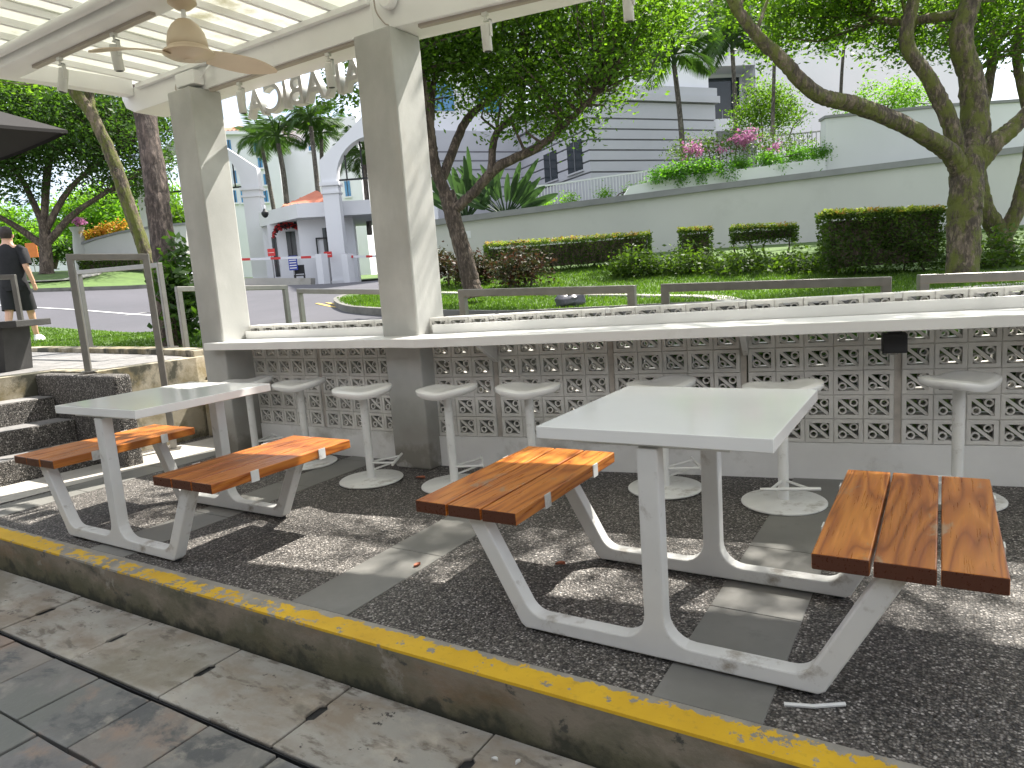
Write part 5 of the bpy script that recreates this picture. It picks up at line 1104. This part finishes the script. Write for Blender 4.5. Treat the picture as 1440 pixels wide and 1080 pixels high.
for x in (-.2,.2):
    for y in (-.19,.2): MB().box(x-.02,x+.02,y-.02,y+.02,0,.5 if y > 0 else .4).build('leg', M['black'], ch)
fp = facade(390, 402, 30.5, 4); t = thing('planter_box', 'low grey concrete kerb planter in front of the guard house', 'planter', fp)
fprism(fp, [(344,404),(344,391),(437,391),(437,404)], 0, 1.0, 'box', M['path'], t)
for (a, b, D, lb) in (((338,365),(452,361),30.2,'red and white boom barrier on the entry side of the guard house'), ((488,361),(560,360),30.5,'red and white boom barrier beyond the arched gate leg')):
    p, q = at(*a, D), at(*b, D); t = empty('boom_barrier', tuple(ground_at(q if a[0] < 400 else p, .015))); tag(t, lb, 'barrier arm'); o = t.location.copy(); n = 8
    for k in range(n): c0, c1 = p+(q-p)*k/n, p+(q-p)*(k+1)/n; MB().bar(c0-o, c1-o, .07, .1).build('arm_segment', M['red' if k % 3 == 0 else 'bwhite'], t)
    e = (q if a[0] < 400 else p); MB().box(e.x-o.x-.18, e.x-o.x+.18, e.y-o.y-.18, e.y-o.y+.18, 0, e.z-o.z+.12).build('cabinet', M['bwhite'], t)
cm = empty('security_camera', tuple(at(373,303,32.0))); tag(cm, 'small dark dome camera under the guard house canopy', 'camera')
MB().lathe([(.02,.35),(.05,.3),(.09,.2),(.16,.14),(.16,.05),(.11,-.05),(.04,-.1)], 14).build('dome', M['black'], cm, True); MB().box(-.05,.05,-.05,.05,.3,.46).build('bracket', M['bwhite'], cm)
# arched portals
def portal(label, fr, cx, hw, lw, zs_, zp_, D):
    # cx: centre, hw: half span outside, lw: leg width; zs_: springing, zp_: apex
    t = thing('arched_gate', label, 'gate', fr); ri = hw-lw; P = [(cx-hw,-1),(cx-hw,zs_+.5),(cx,zp_),(cx+hw,zs_+.5),(cx+hw,-1),(cx+ri,-1)]
    P += [(cx+ri*math.cos(a), zs_-.3+ri*.95*math.sin(a)) for a in np.linspace(0, math.pi, 17)]+[(cx-ri,-1)]
    MB().prism(P, 0, .6, lambda u, v, w: (u, w, v)).build('arch', M['bwhite'], t)
    for s in (-1,1):
        x0, x1 = sorted((cx+s*(hw+.08), cx+s*(ri-.08))); MB().box(x0, x1, -.1, .7, zs_-.6, zs_-.45).build('capital', M['bwhite'], t); MB().box(x0+.03, x1-.03, -.06, .66, zs_-.95, zs_-.85).build('capital', M['bwhite'], t); MB().box(x0, x1, -.1, .7, -1, .35).build('plinth', M['bwhite'], t)
    for k in range(5):
        x = cx-ri+2*ri*(k+.5)/5; hh = zs_-.3+ri*.95*math.sqrt(max(0, 1-((x-cx)/ri)**2)); MB().box(x-.03, x+.03, .4, .46, zs_-.35, hh).build('grille_bar', M['black'], t)
    MB().box(cx-ri, cx+ri, .4, .46, zs_-.38, zs_-.3).build('grille_bar', M['black'], t)
fq = facade(546, 400, 32, 0); lz = lambda y: loc(fq, 536, y)[1]
portal('white arched gate portal rising behind the guard house and the mid-counter pillar', fq, 0, 78/FPX*32, 22/FPX*32, lz(236), lz(150), 32)
fq = facade(297, 405, 37, 0); lz = lambda y: loc(fq, 290, y)[1]
portal('second white arched gate portal half hidden behind the pillar by the steps', fq, 0, 84/FPX*37, 24/FPX*37, lz(255), lz(172), 37)
# flower-topped wall on the left
fw = facade(110, 380, 33.5, -6); t = thing('garden_wall', 'pale curved garden wall with a round-topped post across the road', 'wall', fw)
fprism(fw, [(112,384),(112,344),(135,336),(170,327),(218,319),(262,315),(262,384)], 0, .3, 'wall_face', M['wallpaint'], t)
fprism(fw, [(111,346),(111,342),(135,334),(170,325),(218,317),(262,313),(262,316),(218,320),(170,328),(135,337)], -.08, .38, 'coping', M['coping'], t)
a = loc(fw, 110, 345); MB().lathe([(.30,-1.6),(.30,-.1),(.26,.2),(.22,.6),(.3,.75),(.34,.85)], 18, (a[0],.1,a[1])).build('post', M['wallpaint'], t, True)
shrub('flower_bed', 'yellow and orange flower bed on top of the garden wall', 'flowers', [B(x, y, 33.9, .45, .2) for x, y in ((125,335),(140,330),(155,326),(170,321),(180,320))], 60, 26, .12, .16, 'leaf3', at(150,340,33.9), None, ([B(x, y, 33.6, .4, .14) for x, y in ((125,332),(140,327),(155,323),(170,318))], 40, 22, .12, .14, 'yellowflower'))
shrub('flower_bed', 'small pink flowers on the garden wall post', 'flowers', [B(110,314,33.6,.25,.08)], 12, 18, .1, .1, 'leafhedge', at(110,318,33.6), None, ([B(110,312,33.5,.25,.08)], 14, 20, .1, .08, 'pink'), stems=2)
hg = hedge('dark low hedge at the foot of the garden wall across the road', 108, 200, 32.4, 32.2, (364,360), .6, .6, 2500, lsz=.11, tip=False)
# dark bag on the lawn
p = gp(800, 432, .13); bg_ = empty('dark_bag', (p.x, p.y, p.z)); tag(bg_, 'lumpy dark grey sack lying on the bright lawn', 'sack')
V = []; F = []; nu, nv = 22, 12
for i in range(nv+1):
    th = math.pi*i/nv
    for j in range(nu):
        ph = 2*math.pi*j/nu; k = 1+.16*math.sin(3*ph+1.3)*math.sin(th)**2+.10*math.sin(5*ph+2*th)+.06*math.cos(7*th+ph); V.append((.24*k*math.sin(th)*math.cos(ph)*CR.x-.15*k*math.sin(th)*math.sin(ph)*CR.y, .24*k*math.sin(th)*math.cos(ph)*CR.y+.15*k*math.sin(th)*math.sin(ph)*CR.x, .105+.125*k*math.cos(th)*(1+.25*math.cos(2*ph))))
for i in range(nv):
    for j in range(nu): F.append((i*nu+j, i*nu+(j+1)%nu, (i+1)*nu+(j+1)%nu, (i+1)*nu+j))
MB().add(V, F).build('sack', M['bag'], bg_, True); MB().tube([(0,0,.21),(CR.x*.03,CR.y*.03,.26),(CR.x*.09,CR.y*.09,.27)], [.03,.018,.035], 8).build('tied_neck', M['bag'], bg_, True)

# leaf cover added behind the block wall to darken its holes
n = 46000; u = rng.random(n); X = -4.9+u*8.6; Yf = np.where(X < -3.0, 3.95, 3.95+(X+3.0)*SLP); dd = rng.random(n)**1.3*.55; z = .35+rng.random(n)*(.50-.1*np.abs(dd-.2)/.35)+.05*np.sin(X*4)
gc = quads('added_ground_cover', leaf_quads(np.stack([X, Yf+.10+dd, z], 1), .075, .5, .5), M['leaf2']); gc['kind'] = 'stuff'
# cafe front out of view, added to block sky light from behind the camera
cf = empty('added_cafe_building', (-1.5,-3.4,-.19)); tag(cf, 'unseen cafe front with dark glass and pale piers, added to shade the terrace', 'building')
box('wall', M['bgrey'], (-13,12,-6,-.2,0,6.5), cf)
for k in range(9):
    x = -12.8+2.75*k; g = box('window', M['dglass'], (x+.25,x+2.5,-.19,-.12,.3,3.0), cf); box('frame', M['black'], (x+1.34,x+1.41,-.119,-.09,.3,3.0), g); box('pier', M['plinth'], (x-.15,x+.2,-.19,.06,0,3.4), cf)
box('awning', M['canvas'], (-13,12,-.19,1.6,3.35,3.5), cf)
